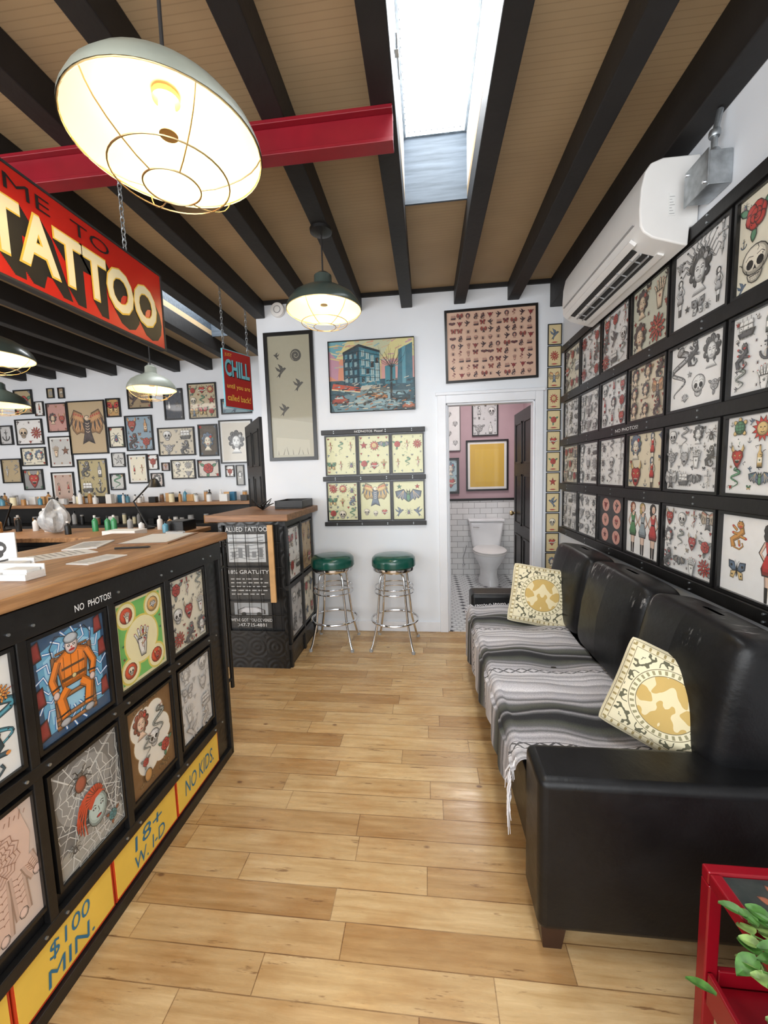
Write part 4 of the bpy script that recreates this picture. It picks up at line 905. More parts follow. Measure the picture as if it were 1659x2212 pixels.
A.oell(.5,1.06,.085,.11,(.82,.70,.66),0,.010);A.oell(.5,1.15,.095,.06,(.52,.56,.60),0,.01); A.ell(.465,1.06,.02,.017,K,0,7);A.ell(.535,1.06,.02,.017,K,0,7);A.ell(.465,1.06,.008,.008,WP,0,5);A.ell(.535,1.06,.008,.008,WP,0,5);A.ell(.5,1.0,.045,.018,(.45,.03,.03),0,8); A.ell(.5,1.035,.014,.014,(.6,.1,.08),0,6)
frame(CF,.85,.69,1.10,1.005,A,'blue print of man in orange in electric chair',bw=.01,dep=.014,group=gp)
A=Art((.80,.79,.75),H); m_devil(A,.58,.92,.34,Pal((.14,.34,.42),PC.g,(.80,.62,.3),WP,PC.o)); m_snake(A,.84,.55,.36,Pal(PC.r,(.06,.22,.28),PC.y,WP,PC.o)); m_panther(A,.72,.30,.28,Pal((.7,.25,.05),K,(.8,.5,.1),WP,(.05,.10,.13))); m_mum(A,.88,.9,.12,Pal((.75,.28,.05),K,PC.y,WP,K)); m_rose(A,.4,.3,.2,Pal((.70,.25,.05),(.05,.25,.3),PC.y,WP,PC.o))
frame(CF,.575,.69,.82,1.005,A,'white print of teal horned mask and dark beasts',bw=.01,dep=.014,group=gp)
KS=K; K=(.32,.31,.30)
A=flash((.76,.75,.72),1.45,['portrait','skull','butterfly','devil','hand','ship','swallow','panther'],Pal((.66,.65,.63),(.6,.59,.57),(.68,.67,.65),(.76,.75,.72),(.56,.55,.53)),2,4,.52); K=KS
frame(CF,1.41,.285,1.65,.625,A,'pencil-drawn tattoo sketches on white paper',bw=.01,dep=.014,group=gp)
A=Art((.20,.10,.035),1.4)
cl=((.32,1.05,.26),(.6,1.1,.2),(.35,.75,.24),(.66,.75,.27),(.4,.45,.24),(.7,.42,.2),(.82,.65,.12))
for (x,y,r) in cl: A.ell(x,y,r+.012,r+.012,(.38,.24,.11),0,24)
for (x,y,r) in cl: A.ell(x,y,r,r,(.84,.80,.70),0,24)
for k in range(26): A.leaf(RN.uniform(.03,.9),RN.choice([RN.uniform(.03,.16),RN.uniform(1.28,1.36)]),.09,.04,RN.uniform(0,3),(.28,.17,.07))
m_head(A,.29,1.08,.25,Pal((.6,.05,.04),K,K,(.84,.62,.47),(.28,.08,.05))); m_skull(A,.54,.70,.20,PG); m_rose(A,.78,.42,.19,PC); m_snake(A,.66,.88,.28,PM); m_rose(A,.3,.45,.12,PM); m_snake(A,.36,.66,.18,PM); A.oell(.33,.22,.08,.10,(.55,.28,.09))
frame(CF,1.13,.285,1.375,.625,A,'brown print with woman, skull, snake and rose',bw=.01,dep=.014,group=gp)
A=Art((.18,.175,.165),1.38)
A.ell(.45,.9,.4,.4,(.30,.295,.28),0,24); A.ell(.5,.15,.6,.2,(.38,.37,.33),0,24)
for cx_,cy_ in ((.38,.95),(.85,.2)):
    for k in range(14):
        a=k*pi/7; A.line([(cx_,cy_),(min(max(cx_+math.cos(a)*.95,.0),1),min(max(cy_+math.sin(a)*.95,0),1.38))],.011,(.72,.72,.68))
    for r in (.10,.18,.27,.37,.48,.6): A.line([(min(max(cx_+math.cos(k*pi/14)*r*(1.0 if k%2 else 1.12),0),1),min(max(cy_+math.sin(k*pi/14)*r*(1.1 if k%2 else 1.25),0),1.38)) for k in range(29)],.010,(.68,.68,.64))
m_spider(A,.38,1.08,.24,Pal((.5,.1,.05),K,K,WP,(.12,.11,.10))); A.oell(.38,1.0,.08,.10,(.36,.09,.05))
for k in range(12):
    a=.4+k*.28; A.oline([(.56,.66),(.55+math.cos(a)*.14,.68+math.sin(a)*.15),(.52+math.cos(a+.5)*.22,.62+math.sin(a+.5)*.20),(.46+math.cos(a+.9)*.20,.50+math.sin(a+.9)*.22)],.055,(.66,.07,.02),True,.25)
A.oell(.58,.50,.15,.21,(.50,.62,.58),-.12,.012); A.poly([(.44,.60),(.50,.72),(.62,.74),(.72,.66),(.66,.68),(.56,.66),(.48,.56)],(.58,.06,.02))
for d in (-.06,.06): A.ell(.585+d,.53,.030,.014,K,0,8); A.ell(.585+d,.53,.010,.008,WP,0,6); A.line([(.56+d,.565),(.585+d,.578),(.615+d,.562)],.010,K)
A.line([(.585,.53),(.60,.46),(.575,.455)],.008,K); A.ell(.585,.40,.045,.020,K,0,8); A.ell(.585,.40,.035,.014,(.5,.03,.03),0,8)
m_rose(A,.80,.22,.13,Pal((.10,.28,.30),(.3,.10,.05),K,K,K)); m_spider(A,.2,.3,.12,PG)
frame(CF,.86,.285,1.105,.625,A,'grey print of spider web and red-haired woman',bw=.01,dep=.014,group=gp)
A=Art((.62,.50,.42),1.4); A.poly([(.0,.0),(1,.0),(1,1.4),(.5,1.4),(.0,1.1)],(.66,.53,.45))
SKN=(.70,.49,.39)
for i,(x0,x1,y1,w) in enumerate(((.30,.16,.30,.15),(.46,.38,.10,.16),(.62,.60,.06,.16),(.77,.80,.16,.15),(.88,.98,.50,.15))):
    A.line([(x0,.75),((x0+x1)/2,(.7+y1)/2),(x1,y1)],w+.03,(.34,.22,.16)); A.line([(x0,.75),((x0+x1)/2,(.7+y1)/2),(x1,y1)],w,dk(SKN,.8)); A.line([(x0,.75),((x0+x1)/2,(.7+y1)/2),(x1,y1)],w*.6,SKN); A.oell(x1,y1+.02,.045,.06,(.78,.57,.48),0,.008,8)
    for t in (.2,.32,.44,.56,.68): q=(x0+(x1-x0)*t,.75+(y1-.75)*t); A.line([(q[0]-.05,q[1]),(q[0],q[1]-.02),(q[0]+.05,q[1])],.008,(.28,.14,.09)); A.ell(q[0],q[1]-.03,.008,.008,(.28,.14,.09),0,5)
A.poly([(.2,.7),(.9,.68),(.95,1.0),(.85,1.4),(.3,1.4),(.2,1.05)],SKN)
for r in (.04,.07,.10,.14,.18,.22,.26): A.line([(.55+math.cos(k*pi/12)*r*(1.1 if k%2 else .95),.94+math.sin(k*pi/12)*r*(1.1 if k%2 else .95)) for k in range(25)],.007,(.30,.15,.10))
for k in range(12): A.line([(.55+math.cos(k*pi/6)*.10,.94+math.sin(k*pi/6)*.10),(.55+math.cos(k*pi/6)*.26,.94+math.sin(k*pi/6)*.26)],.006,(.30,.15,.10))
for k in range(14): A.line([(.25+.05*k,1.24+.03*(k%2)),(.27+.05*k,1.34-.03*(k%2))],.008,(.30,.15,.10))
frame(CF,.58,.285,.83,.625,A,'photo print of hand with fine ornamental tattoo',bw=.01,dep=.014,group=gp)
b=B().tube([(-1.035,1.875,.30),(-1.035,1.875,1.08)],.010,10).tube([(-1.035,1.875,.95),(-1.03,CE+.001,.95)],.008).tube([(-1.035,1.875,.35),(-1.04,CE+.001,.35)],.008).lathe([(0,0),(.016,0),(.016,.03),(0,.03)],(-1.035,1.875,1.02),10); finish('gate_latch_post',b,BLK,label='dark latch rod bracketed to end of black counter',cat='latch',smooth=True)
def card(n,cx,cy,w,l,a,z,label,mt,th=.003,cat='paper',lines=0):
    ca,sa=math.cos(a),math.sin(a); P=[]
    for zz in(z,z+th):
        for u,v in((-w,-l),(w,-l),(w,l),(-w,l)): P.append((cx+(u*ca-v*sa)/2,cy+(u*sa+v*ca)/2,zz))
    r=finish(n,B().add(P,[(3,2,1,0),(4,5,6,7),(0,1,5,4),(1,2,6,5),(2,3,7,6),(3,0,4,7)]),mt,label=label,cat=cat)
    if lines:
        b=B()
        for k in range(lines):
            v=-l*.8+1.6*l*k/lines; w1=w*(.8 if k%3 else .5); h=l*.5/lines
            b.add([(cx+(u*ca-q*sa)/2,cy+(u*sa+q*ca)/2,z+th+.0006) for u,q in((-w*.8,v),(w1,v),(w1,v+h),(-w*.8,v+h))],[(0,1,2,3)])
        finish('printed_lines',b,GREYP,parent=r)
    return r
cb=card('clipboard',-1.22,1.66,.23,.31,.15,1.1305,'brown clipboard holding white consent form',PTOP,.004,'clipboard')
P=[]
for u,v in((-.1,-.14),(.1,-.14),(.1,.13),(-.1,.13)):
    P.append((-1.22+u*math.cos(.15)-v*math.sin(.15),1.66+u*math.sin(.15)+v*math.cos(.15),1.1352))
b=B().add(P,[(0,1,2,3)]); finish('form_sheet',b,PAPER,parent=cb)
b=B().box(-1.27,-1.18,1.775,1.795,1.135,1.146); finish('clip',b,CHR,parent=cb,bevel=.002)
card('price_card',-1.13,1.22,.09,.15,-.1,1.1305,'small white printed card lying on wood counter',PAPER,.003,lines=7)
card('leaflet',-1.42,1.50,.12,.2,.4,1.1305,'folded white leaflet on wood counter',PAPER,.004,lines=9)
card('flyer',-1.36,1.30,.14,.20,-.5,1.1305,'loose white flyer on wood counter',PAPER,.002,lines=8)
b=B().tube([(-1.22,1.40,1.1355),(-1.10,1.43,1.1355)],.004,8).tube([(-1.10,1.43,1.1355),(-1.092,1.432,1.1345)],[.004,.001],8); finish('pen',b,BLK,label='black ballpoint pen on wood counter',cat='pen',smooth=True)
for i,(x,y,lab) in enumerate(((-1.15,.98,'white holder with stacked business cards'),(-1.27,1.06,'white plastic holder with business cards'))):
    r=empty('card_holder',(x,y,1.1305),lab,'card holder','business card holders on the counter')
    b=B().box(x-.045,x+.045,y-.03,y+.03,1.1305,1.137).box(x-.045,x+.045,y-.030,y-.026,1.137,1.148).box(x-.045,x+.045,y+.026,y+.03,1.137,1.168).box(x-.045,x-.041,y-.026,y+.026,1.137,1.152).box(x+.041,x+.045,y-.026,y+.026,1.137,1.152); finish('holder_body',b,ACW,parent=r,bevel=.001)
    b=B().box(x-.038,x+.038,y-.018,y+.02,1.138,1.160); finish('card_stack',b,PAPER,parent=r)
sk=PL((-1.40,1.13,1.1305),(.9,.43,0),(0,0,1),(.43,-.9,0))
A=Art((.80,.80,.79),1.1); A.ell(.5,.62,.26,.24,K); A.ell(.5,.40,.15,.14,K); A.ell(.4,.6,.07,.08,WP);A.ell(.6,.6,.07,.08,WP);A.line([(.15,.2),(.85,.08)],.06,K);A.line([(.15,.08),(.85,.2)],.06,K)
frame(sk,-.05,.0,.05,.11,A,'white card stand with black skull and crossbones',bw=.003,dep=.006,fm=ACW,name='card_stand',cat='card')
# ------------------------------------------------------------ pedestal
YP=2.65; XP=-1.01
pd=empty('pedestal_desk',(-1.25,3.0,0),'black pedestal desk with wood top and iron grille','desk')
b=B().box(-1.47,XP,YP+.03,D-.001,0,1.085); finish('pedestal_body',b,BLK,parent=pd)
b=B().box(-1.56,XP+.055,YP-.05,D-.001,1.087,1.135); finish('pedestal_top',b,PTOP,parent=pd,bevel=.006,seg=3)
b=B().box(-1.49,-1.465,YP,YP+.03,0,1.085).box(-1.035,XP,YP,YP+.03,0,1.085).box(-1.465,-1.035,YP,YP+.03,0,.28).box(-1.465,-1.035,YP,YP+.03,1.06,1.085); finish('ornamental_panel',b,TIN,parent=pd)
PF2=PL((0,YP+.03,0),(1,0,0),(0,0,1),(0,-1,0))
def poster(u0,v0,u1,v1,art,lab,lines):
    r=frame(PF2,u0,v0,u1,v1,art,lab,bw=.002,dep=.004,w0=.001,name='poster',cat='poster',group='posters behind the iron grille')
    for (s,a,c,d,e) in lines: finish('lettering',text_on(B(),PF2,s,a,c,d,e,.0075,offset=.0),WTXT,parent=r)
A=Art((.012,.012,.012),1.0); A.poly([(.05,.08),(.92,.08),(.92,.78),(.05,.78)],(.56,.58,.59)); 
for k in range(7): A.line([(.08,.15+.09*k),(.3,.20+.08*k),(.6,.14+.09*k),(.88,.18+.09*k)],.014,(.12,.13,.14))
for k in range(5): A.poly([(.12+.16*k,.2),(.22+.16*k,.2),(.22+.16*k,.35+.08*(k%3)),(.12+.16*k,.35+.08*(k%3))],(.2,.21,.22))
poster(-1.455,.76,-1.13,1.055,A,'black poster reading ALLIED TATTOO with street picture',[('ALLIED TATTOO',-1.45,1.010,-1.135,1.042)])
A=Art((.012,.012,.012),.9)
for k in range(5):
    x=.06
    while x<.85:
        w=RN.uniform(.05,.13); A.line([(x,.58-.11*k),(min(x+w,.94),.58-.11*k)],.028,(.6,.6,.6)); x+=w+.04
poster(-1.455,.51,-1.13,.745,A,'black poster reading 18% GRATUITY above small print',[('18% GRATUITY',-1.445,.700,-1.14,.728)])
A=Art((.012,.012,.012),.9)
A.poly([(.1,.42),(.9,.42),(.9,.85),(.1,.85)],(.34,.36,.38)); opoly(A,.5,.58,.30,[(-1,-.3),(1,-.3),(1,.1),(.5,.4),(-.5,.4),(-1,.1)],(.6,.6,.62)); A.ell(.32,.48,.06,.06,K);A.ell(.68,.48,.06,.06,K)
poster(-1.455,.29,-1.13,.495,A,'black poster with old car and phone number',[("WE'VE GOT YOU COVERED",-1.45,.343,-1.135,.366),('347-725-4881',-1.40,.305,-1.18,.330)])
b=B()
for x in (-1.462,-1.385,-1.295,-1.205,-1.128,-1.06): b.tube([(x,YP+.008,.28),(x,YP+.008,1.06)],.0026,6)
for z in (.395,.60,.752,.93): b.tube([(-1.465,YP+.006,z),(-1.035,YP+.006,z)],.0035,6)
finish('iron_grille',b,BLK,parent=pd)
b=B().box(-1.12,-1.08,YP-.02,YP-.002,.50,1.06); finish('wood_slat',b,LWOOD,label='pale pine slat fixed to black grille',cat='wood slat',bevel=.002)
PS=PL((XP,0,0),(0,1,0),(0,0,1),(1,0,0)); b=B()
for y in (2.68,2.99,3.30): panel_box(PS,b,y-.014,y+.014,.0,1.08,0,.016)
for z in (.16,.60,1.065): panel_box(PS,b,YP,3.31,z-.018,z+.018,0,.018)
finish('side_batten',b,BLK,parent=pd)
b=B().box(XP,XP+.004,2.70,3.29,.02,.14); finish('kick_panel',b,TIN,parent=pd)
for (y0,z0,bg,kd,pl_,lb) in ((2.70,.63,WP,['butterfly','pinup','rose','ship'],PM,'white flash sheet on side of black pedestal'),(3.01,.63,(.50,.34,.16),['cross','anchor','dagger','heart'],PB,'tan flash sheet on side of black pedestal'),(2.70,.20,(.5,.5,.5),['skull','star','panther','snake'],PG,'grey flash sheet on side of black pedestal'),(3.01,.20,CRM,['rose','swallow','star','devil'],PC,'cream flash sheet on side of black pedestal')):
    frame(PS,y0,z0,y0+.27,z0+.40,flash(bg,1.5,kd,pl_,2,2,.5),lb,bw=.012,dep=.012,group='framed sheets on the pedestal side')
b=B().box(-1.22,-.99,3.05,3.33,1.1355,1.145).box(-1.22,-.99,3.05,3.06,1.145,1.20).box(-1.22,-.99,3.32,3.33,1.145,1.20).box(-1.22,-1.21,3.06,3.32,1.145,1.20).box(-1.0,-.99,3.06,3.32,1.145,1.20); finish('desk_tray',b,BLK,label='black open tray on wooden pedestal top',cat='tray',bevel=.002)
b=B()
for k in range(9):
    a=k*.7; x0,y0=-1.30,3.0; b.tube([(x0,y0,1.143),(x0+math.cos(a)*.05,y0+math.sin(a)*.05,1.17+.01*(k%3)),(x0+math.cos(a+.4)*.09,y0+math.sin(a+.4)*.08,1.185+.02*(k%3))],[.009,.006,.003],6)
finish('driftwood_piece',b,BLK,label='gnarled dark driftwood ornament on pedestal top',cat='ornament',smooth=True)
# ------------------------------------------------------------ signs
def chain(b,p0,p1,ls=.024,r=.002):
    p0=Vector(p0);p1=Vector(p1); L=(p1-p0).length; n=max(2,int(L/(ls*.75))); 
    for i in range(n):
        c=p0+(p1-p0)*((i+.5)/n); P=[]
        for k in range(10):
            a=2*pi*k/10; u=math.cos(a)*ls*.28; w=math.sin(a)*ls*.52
            P.append((c.x+(u if i%2 else 0),c.y+(0 if i%2 else u),c.z+w))
        b.tube(P,r,5,closed=True)
    return b
sg=empty('hanging_sign',(-1.024,1.0,1.92),'large red hanging sign lettered TATTOO in cream','sign')
b=B().box(-1.044,-1.026,.40,1.525,1.915,2.19); finish('sign_board',b,SRED,parent=sg,bevel=.002)
b=B().box(-1.046,-1.024,1.525,1.532,1.910,2.195).box(-1.046,-1.024,.40,1.525,2.19,2.196).box(-1.046,-1.024,.40,1.525,1.909,1.915); finish('sign_edge',b,DARK,parent=sg)
SGP=PL((-1.026,0,0),(0,1,0),(0,0,1),(1,0,0))
b=B()
for k in range(0,12): text_on(b,SGP,'TATTOO',.880+.0030*k,1.962-.0034*k,1.488+.0024*k,2.112-.0034*k,.0012-.00008*k,offset=.055)
finish('letter_shadow',b,KTXT,parent=sg,label='black painted drop shadow')
b=text_on(B(),SGP,'TATTOO',.878,1.964,1.488,2.115,.0022,offset=.048); finish('lettering',b,YEL,parent=sg,label='yellow-edged TATTOO lettering')
b=text_on(B(),SGP,'TATTOO',.884,1.970,1.484,2.110,.0030,offset=.026); finish('letter_inline',b,CREAM,parent=sg,label='cream inline of letters')
b=text_on(B(),SGP,'WELCOME  TO',.56,2.130,1.27,2.168,.0022,offset=-.006); finish('lettering',b,KTXT,parent=sg,label='thin dark WELCOME TO lettering')
for y in (.55,1.36):
    b=chain(B(),(-1.035,y,2.20),(-1.035,y,2.86)); finish('chain',b,STL,parent=sg)
cs=Vector((-1.562,3.0,0)); ce=Vector((-1.449,3.25,0)); U=(ce-cs).normalized(); Nn=Vector((U.y,-U.x,0)); CHW=(ce-cs).length; CHH=.445
CP=PL((cs.x,cs.y,1.95),U,(0,0,1),Nn)
ch=empty('hanging_sign',CP(CHW/2,0,0),'small red CHILL sign hanging on chains','sign')
b=panel_box(CP,B(),0,CHW,0,CHH,0,.014); finish('sign_board',b,TEAL,parent=ch)
b=panel_box(CP,B(),.005,CHW-.005,.006,CHH-.006,.014,.0155); finish('sign_face',b,SRED3,parent=ch)
b=text_on(B(),CP,'CHILL',.020,.235,CHW-.016,.365,.0165,offset=.045); finish('letter_shadow',b,KTXT,parent=ch)
b=text_on(B(),CP,'CHILL',.014,.242,CHW-.022,.372,.0175,offset=.03); finish('lettering',b,TEAL,parent=ch)
for i,s_ in enumerate(('until you are','called back!')): finish('lettering',text_on(B(),CP,s_,.025,.140-.085*i,CHW-.025,.188-.085*i,.0165,offset=.005),YEL,parent=ch,label='small yellow lettering')
finish('lettering',text_on(B(),CP,'JUST',.02,.388,.085,.418,.0165),YEL,parent=ch,label='small yellow lettering')
for u in (.02,CHW-.02):
    p=CP(u,CHH,.007); finish('chain',chain(B(),p,(p.x,p.y,2.865),.03,.0025),STL,parent=ch)
# ------------------------------------------------------------ lamps
def lamp(cx,cy,zr,R,label,outer,ztop,hs=.85):
    r=empty('pendant_lamp',(cx,cy,zr-.09),label,'pendant lamp','caged warehouse pendant lamps')
    pr=[(1.015,.0),(1.01,.012),(.95,.045),(.82,.085),(.60,.118),(.38,.14),(.26,.155),(.24,.175),(.235,.215),(.15,.232),(0,.238)]
    pr=[(q,z*hs) for q,z in pr]
    b=B(); b.lathe([(q*R,z) for q,z in pr],(cx,cy,zr),48); b.f=[f for i,f in enumerate(b.f) if len(f)==4]; b.mi=b.mi[:len(b.f)]; b.col=b.col[:len(b.f)]
    finish('lamp_shade',b,outer,parent=r,smooth=True)
    b=B(); b.lathe([(q*R*.985,z-.004) for q,z in pr[:7]]+[(.0,.148*hs)],(cx,cy,zr),48); b.f=[f for f in b.f if len(f)==4]; b.mi=b.mi[:len(b.f)]; b.col=b.col[:len(b.f)]
    finish('shade_lining',b,SHI,parent=r,smooth=True)
    b=B().lathe([(0,-.026),(.024,-.024),(.034,-.014),(.036,-.004),(.030,.010),(.018,.022),(.016,.045),(0,.045)],(cx,cy,zr+.07*hs),20); finish('bulb',b,BULB,parent=r,smooth=True)
    b=B().lathe([(0,-.003),(.021,-.003),(.021,.0),(0,.0)],(cx,cy,zr+.07*hs-.027),20).lathe([(0,.0),(.03,.0),(.03,.012),(0,.012)],(cx,cy,zr+.126*hs),20); finish('bulb_socket',b,BRASS,parent=r)
    b=B(); rg=[(1.0,.0),(.62,-.068),(.30,-.088)]
    for q,z in rg: b.ring((cx,cy,zr+z),q*R,.0020,40,5)
    for k in range(6):
        a=k*pi/3+.3; b.tube([(cx+math.cos(a)*q*R,cy+math.sin(a)*q*R,zr+z) for q,z in ((1.0,0),(.95,-.018),(.88,-.035),(.76,-.053),(.62,-.068),(.46,-.081),(.30,-.088))],.0016,5)
    finish('wire_guard',b,BRASS,parent=r,smooth=True)
    b=B().tube([(cx,cy,zr+.235*hs),(cx,cy,ztop-.015)],.0045,8); finish('cord',b,CORD,parent=r)
    b=B().lathe([(.02,-.03),(.06,-.015),(.062,0)],(cx,cy,ztop),24); finish('canopy',b,BLK,parent=r,smooth=True)
lamp(-.59,.955,2.180,.207,'large grey-green caged pendant lamp glowing warm',SHOG,2.735,.80)
lamp(-.55,2.25,2.31,.205,'dark green caged pendant lamp above walkway',SHO,2.735)
lamp(-2.30,3.2,2.16,.185,'pale green caged pendant lamp over work area',SHOG,2.865)
lamp(-2.50,2.1,2.13,.205,'dark caged pendant lamp behind red sign',SHO,2.865)
lamp(-3.76,3.2,2.10,.205,'dark caged pendant lamp deep in work area',SHO,2.865)
# ------------------------------------------------------------ air conditioner
ac=empty('air_conditioner',(1.0,2.25,2.27),'white wall-mounted split air conditioner above flash rack','air conditioner')
prof=[(1.088,2.605),(.95,2.605),(.905,2.59),(.885,2.56),(.872,2.50),(.868,2.42),(.872,2.36),(.885,2.335),(.92,2.31),(1.03,2.275),(1.054,2.27),(1.058,2.34),(1.088,2.34)]
y0,y1=1.79,2.70; vs=[];n=len(prof)
for y in(y0,y1): vs+=[(p[0],y,p[1]) for p in prof]
fs=[tuple(range(n)),tuple(range(2*n-1,n-1,-1))]+[(i,i+n,(i+1)%n+n,(i+1)%n) for i in range(n)]
finish('casing',B().add(vs,fs),ACW,parent=ac,smooth=True,bevel=.006,seg=3)
b=B().box(.862,.8705,1.83,2.66,2.382,2.386); finish('panel_seam',b,GREYP,parent=ac)
def slab(b,pa,pb,ya,yb,th):
    d=Vector((pb[0]-pa[0],0,pb[1]-pa[1])).normalized(); nn=Vector((d.z,0,-d.x)); nn=nn if nn.z<0 else -nn
    P=[]
    for y in(ya,yb):
        for q in(pa,pb): P.append(Vector((q[0],y,q[1])))
    b.add(P+[p+nn*th for p in P],[(0,1,3,2),(6,7,5,4),(0,4,5,1),(1,5,7,3),(3,7,6,2),(2,6,4,0)])
b=B(); slab(b,(.895,2.3245),(.985,2.291),1.90,2.62,.004); finish('air_outlet',b,DARK,parent=ac)
b=B()
for k in range(6): y=1.96+.12*k; slab(b,(.915,2.313),(.965,2.295),y,y+.002,.006)
slab(b,(.930,2.3105),(.937,2.308),1.90,2.62,.011); slab(b,(.962,2.2985),(.967,2.2967),1.90,2.62,.011); finish('outlet_vanes',b,GREYP,parent=ac)
b=B(); slab(b,(.872,2.345),(.895,2.327),1.86,2.66,.014); slab(b,(.985,2.292),(1.01,2.283),1.87,2.65,.010); finish('louver',b,ACW,parent=ac)
ACE=PL((0,y0,0),(1,0,0),(0,0,1),(0,-1,0)); b=panel_box(ACE,B(),.975,1.0,2.385,2.47,.001,.002); finish('rating_label',b,PAPER,parent=ac)
b=B()
for k in range(7): panel_box(ACE,b,.978,.997-.005*(k%3),2.392+.0105*k,2.394+.0105*k,.002,.0024)
finish('label_print',b,GREYP,parent=ac)
eb=empty('junction_box',(1.04,1.68,2.35),'grey galvanised electrical junction box with conduit','electrical box')
b=B().box(1.01,XR-.002,1.62,1.74,2.385,2.50); finish('box_body',b,STL,parent=eb,bevel=.004)
b=B().box(1.004,1.01,1.615,1.745,2.38,2.505); finish('box_cover',b,STL,parent=eb,bevel=.002)
b=B().tube([(1.05,1.66,2.50),(1.05,1.66,2.56),(1.055,1.66,2.60),(1.065,1.66,2.655)],.010,10).lathe([(.016,0),(.019,.004),(.019,.02),(.016,.024)],(1.05,1.66,2.50),10).lathe([(.016,0),(.018,.004),(.018,.02),(.016,.024)],(1.05,1.66,2.565),10); finish('conduit',b,STL,parent=eb,smooth=True)
b=B().tube([(1.004,1.63,2.40),(.999,1.63,2.40)],.005,8).tube([(1.004,1.73,2.49),(.999,1.73,2.49)],.005,8); finish('cover_screw',b,CHR,parent=eb)
# ------------------------------------------------------------ sofa
sf=empty('sofa',(.65,1.98,0),'black leather three-seat sofa against white wall','sofa')
def rb(name,x0,x1,y0,y1,z0,z1,bv,m=LEATHER,seg=5): return finish(name,B().box(x0,x1,y0,y1,z0,z1),m,parent=sf,bevel=bv,seg=seg,smooth=True)
Y0,Y1=1.04,2.88; AH=.545; XS=.295
rb('sofa_base',XS+.03,1.06,Y0+.03,Y1-.02,.085,.30,.02)
rb('armrest',XS,1.07,Y0,Y0+.165,.078,AH,.024); rb('armrest',XS,1.07,Y1-.175,Y1,.078,AH,.024)
rb('back_frame',.95,1.075,Y0+.12,Y1-.16,.25,.84,.04)
ca0=Y0+.167; cw=(Y1-.177-ca0)/3
for k in range(3): rb('seat_cushion',XS+.012,.90,ca0+k*cw,ca0+k*cw+cw-.004,.302,.45,.035)
def puff(name,c,d,e,tilt,m):
    b=B(); nu,nv=48,32
    sg_=lambda v,p: math.copysign(abs(v)**p,v)
    def fn(u,v):
        th=(u*2-1)*pi; ph=(v-.5)*pi*.9999
        X=d[0]*sg_(math.cos(ph),e)*sg_(math.cos(th),.5); Y=d[1]*sg_(math.cos(ph),e*.8)*sg_(math.sin(th),e*.8); Z=d[2]*sg_(math.sin(ph),e)
        yy=Y/d[1]; zz=Z/d[2]
        X*=1.0-.18*max(0,zz)
        if X<0: X-=.022*(1-yy*yy)*(1-zz*zz)
        Z+=.008*(1-yy*yy) if zz>0 else 0
        Z2=Z*math.cos(tilt)-X*math.sin(tilt); X2=X*math.cos(tilt)+Z*math.sin(tilt)
        return (c[0]+X2,c[1]+Y,c[2]+Z2)
    b.grid(fn,nu,nv); return finish(name,b,m,parent=sf,smooth=True)
edges=(1.125,1.61,2.165,2.705)
for k in range(3):
    a,c=edges[k],edges[k+1]; puff('back_cushion',(.905,(a+c)/2,.685 if k else .70),(.100,(c-a)/2+.003,.225 if k else .21),.25,.13,WLEATHER)
for (x,y) in ((.342,Y0+.05),(1.0,Y0+.05),(.342,Y1-.06),(1.0,Y1-.06)):
    b=B(); vs=[]
    for z,h in((0,.026),(.088,.036)): vs+=[(x-h,y-h,z),(x+h,y-h,z),(x+h,y+h,z),(x-h,y+h,z)]
    b.add(vs,[(3,2,1,0),(4,5,6,7),(0,1,5,4),(1,2,6,5),(2,3,7,6),(3,0,4,7)]); finish('leg',b,FOOT,parent=sf)
ya,yb_=Y0+.180,Y1-.178
def blank(u,v):
    y=ya+(yb_-ya)*u
    L=v*.86
    wav=.006*math.sin(u*37+v*5)+.006*math.sin(u*17+v*11+1)+.004*math.sin(u*61-v*9)
    if L<.50: x=.80-L; z=.466+wav*.8+.004*math.sin(v*20)
    elif L<.56:
        t=(L-.50)/.06*pi/2; x=.30-.030*math.sin(t); z=.466-.035*(1-math.cos(t))+wav*.5*(1-t*.5)
    else:
        f=(L-.56)/.30; x=.270-.014*abs(math.sin(u*25+v*2))-.012*f*math.sin(u*9)**2; z=.431-f*(.10+.20*u+.012*math.sin(u*14))
    sh=.03*math.sin(v*3+.4)*(1-abs(2*u-1))
    return (x,y+sh,z)
b=B().grid(blank,130,60); bl=finish('blanket',b,SERAPE,label='grey black and white striped woven blanket on sofa',cat='blanket',smooth=True)
b=B()
for k in range(26):
    u=RN.uniform(0,.02); p=Vector(blank(u,.62+.38*k/25)); q=p+Vector((RN.uniform(-.012,.0),RN.uniform(-.02,.02),-RN.uniform(.08,.15)*(1 if k>8 else .6)))
    b.tube([p,(p+q)/2+Vector((-.006,RN.uniform(-.006,.006),0)),q],[.0028,.0022,.0012],5)
for k in range(26):
    p=Vector(blank(1,.3+.40*k/25)); q=p+Vector((RN.uniform(-.03,-.0),RN.uniform(-.03,.0),.008))
    b.tube([p,(p+q)/2+Vector((0,0,.008)),q],[.0028,.0022,.0012],5)
fr=finish('fringe',b,FRINGE,parent=bl); fr['kind']='stuff'
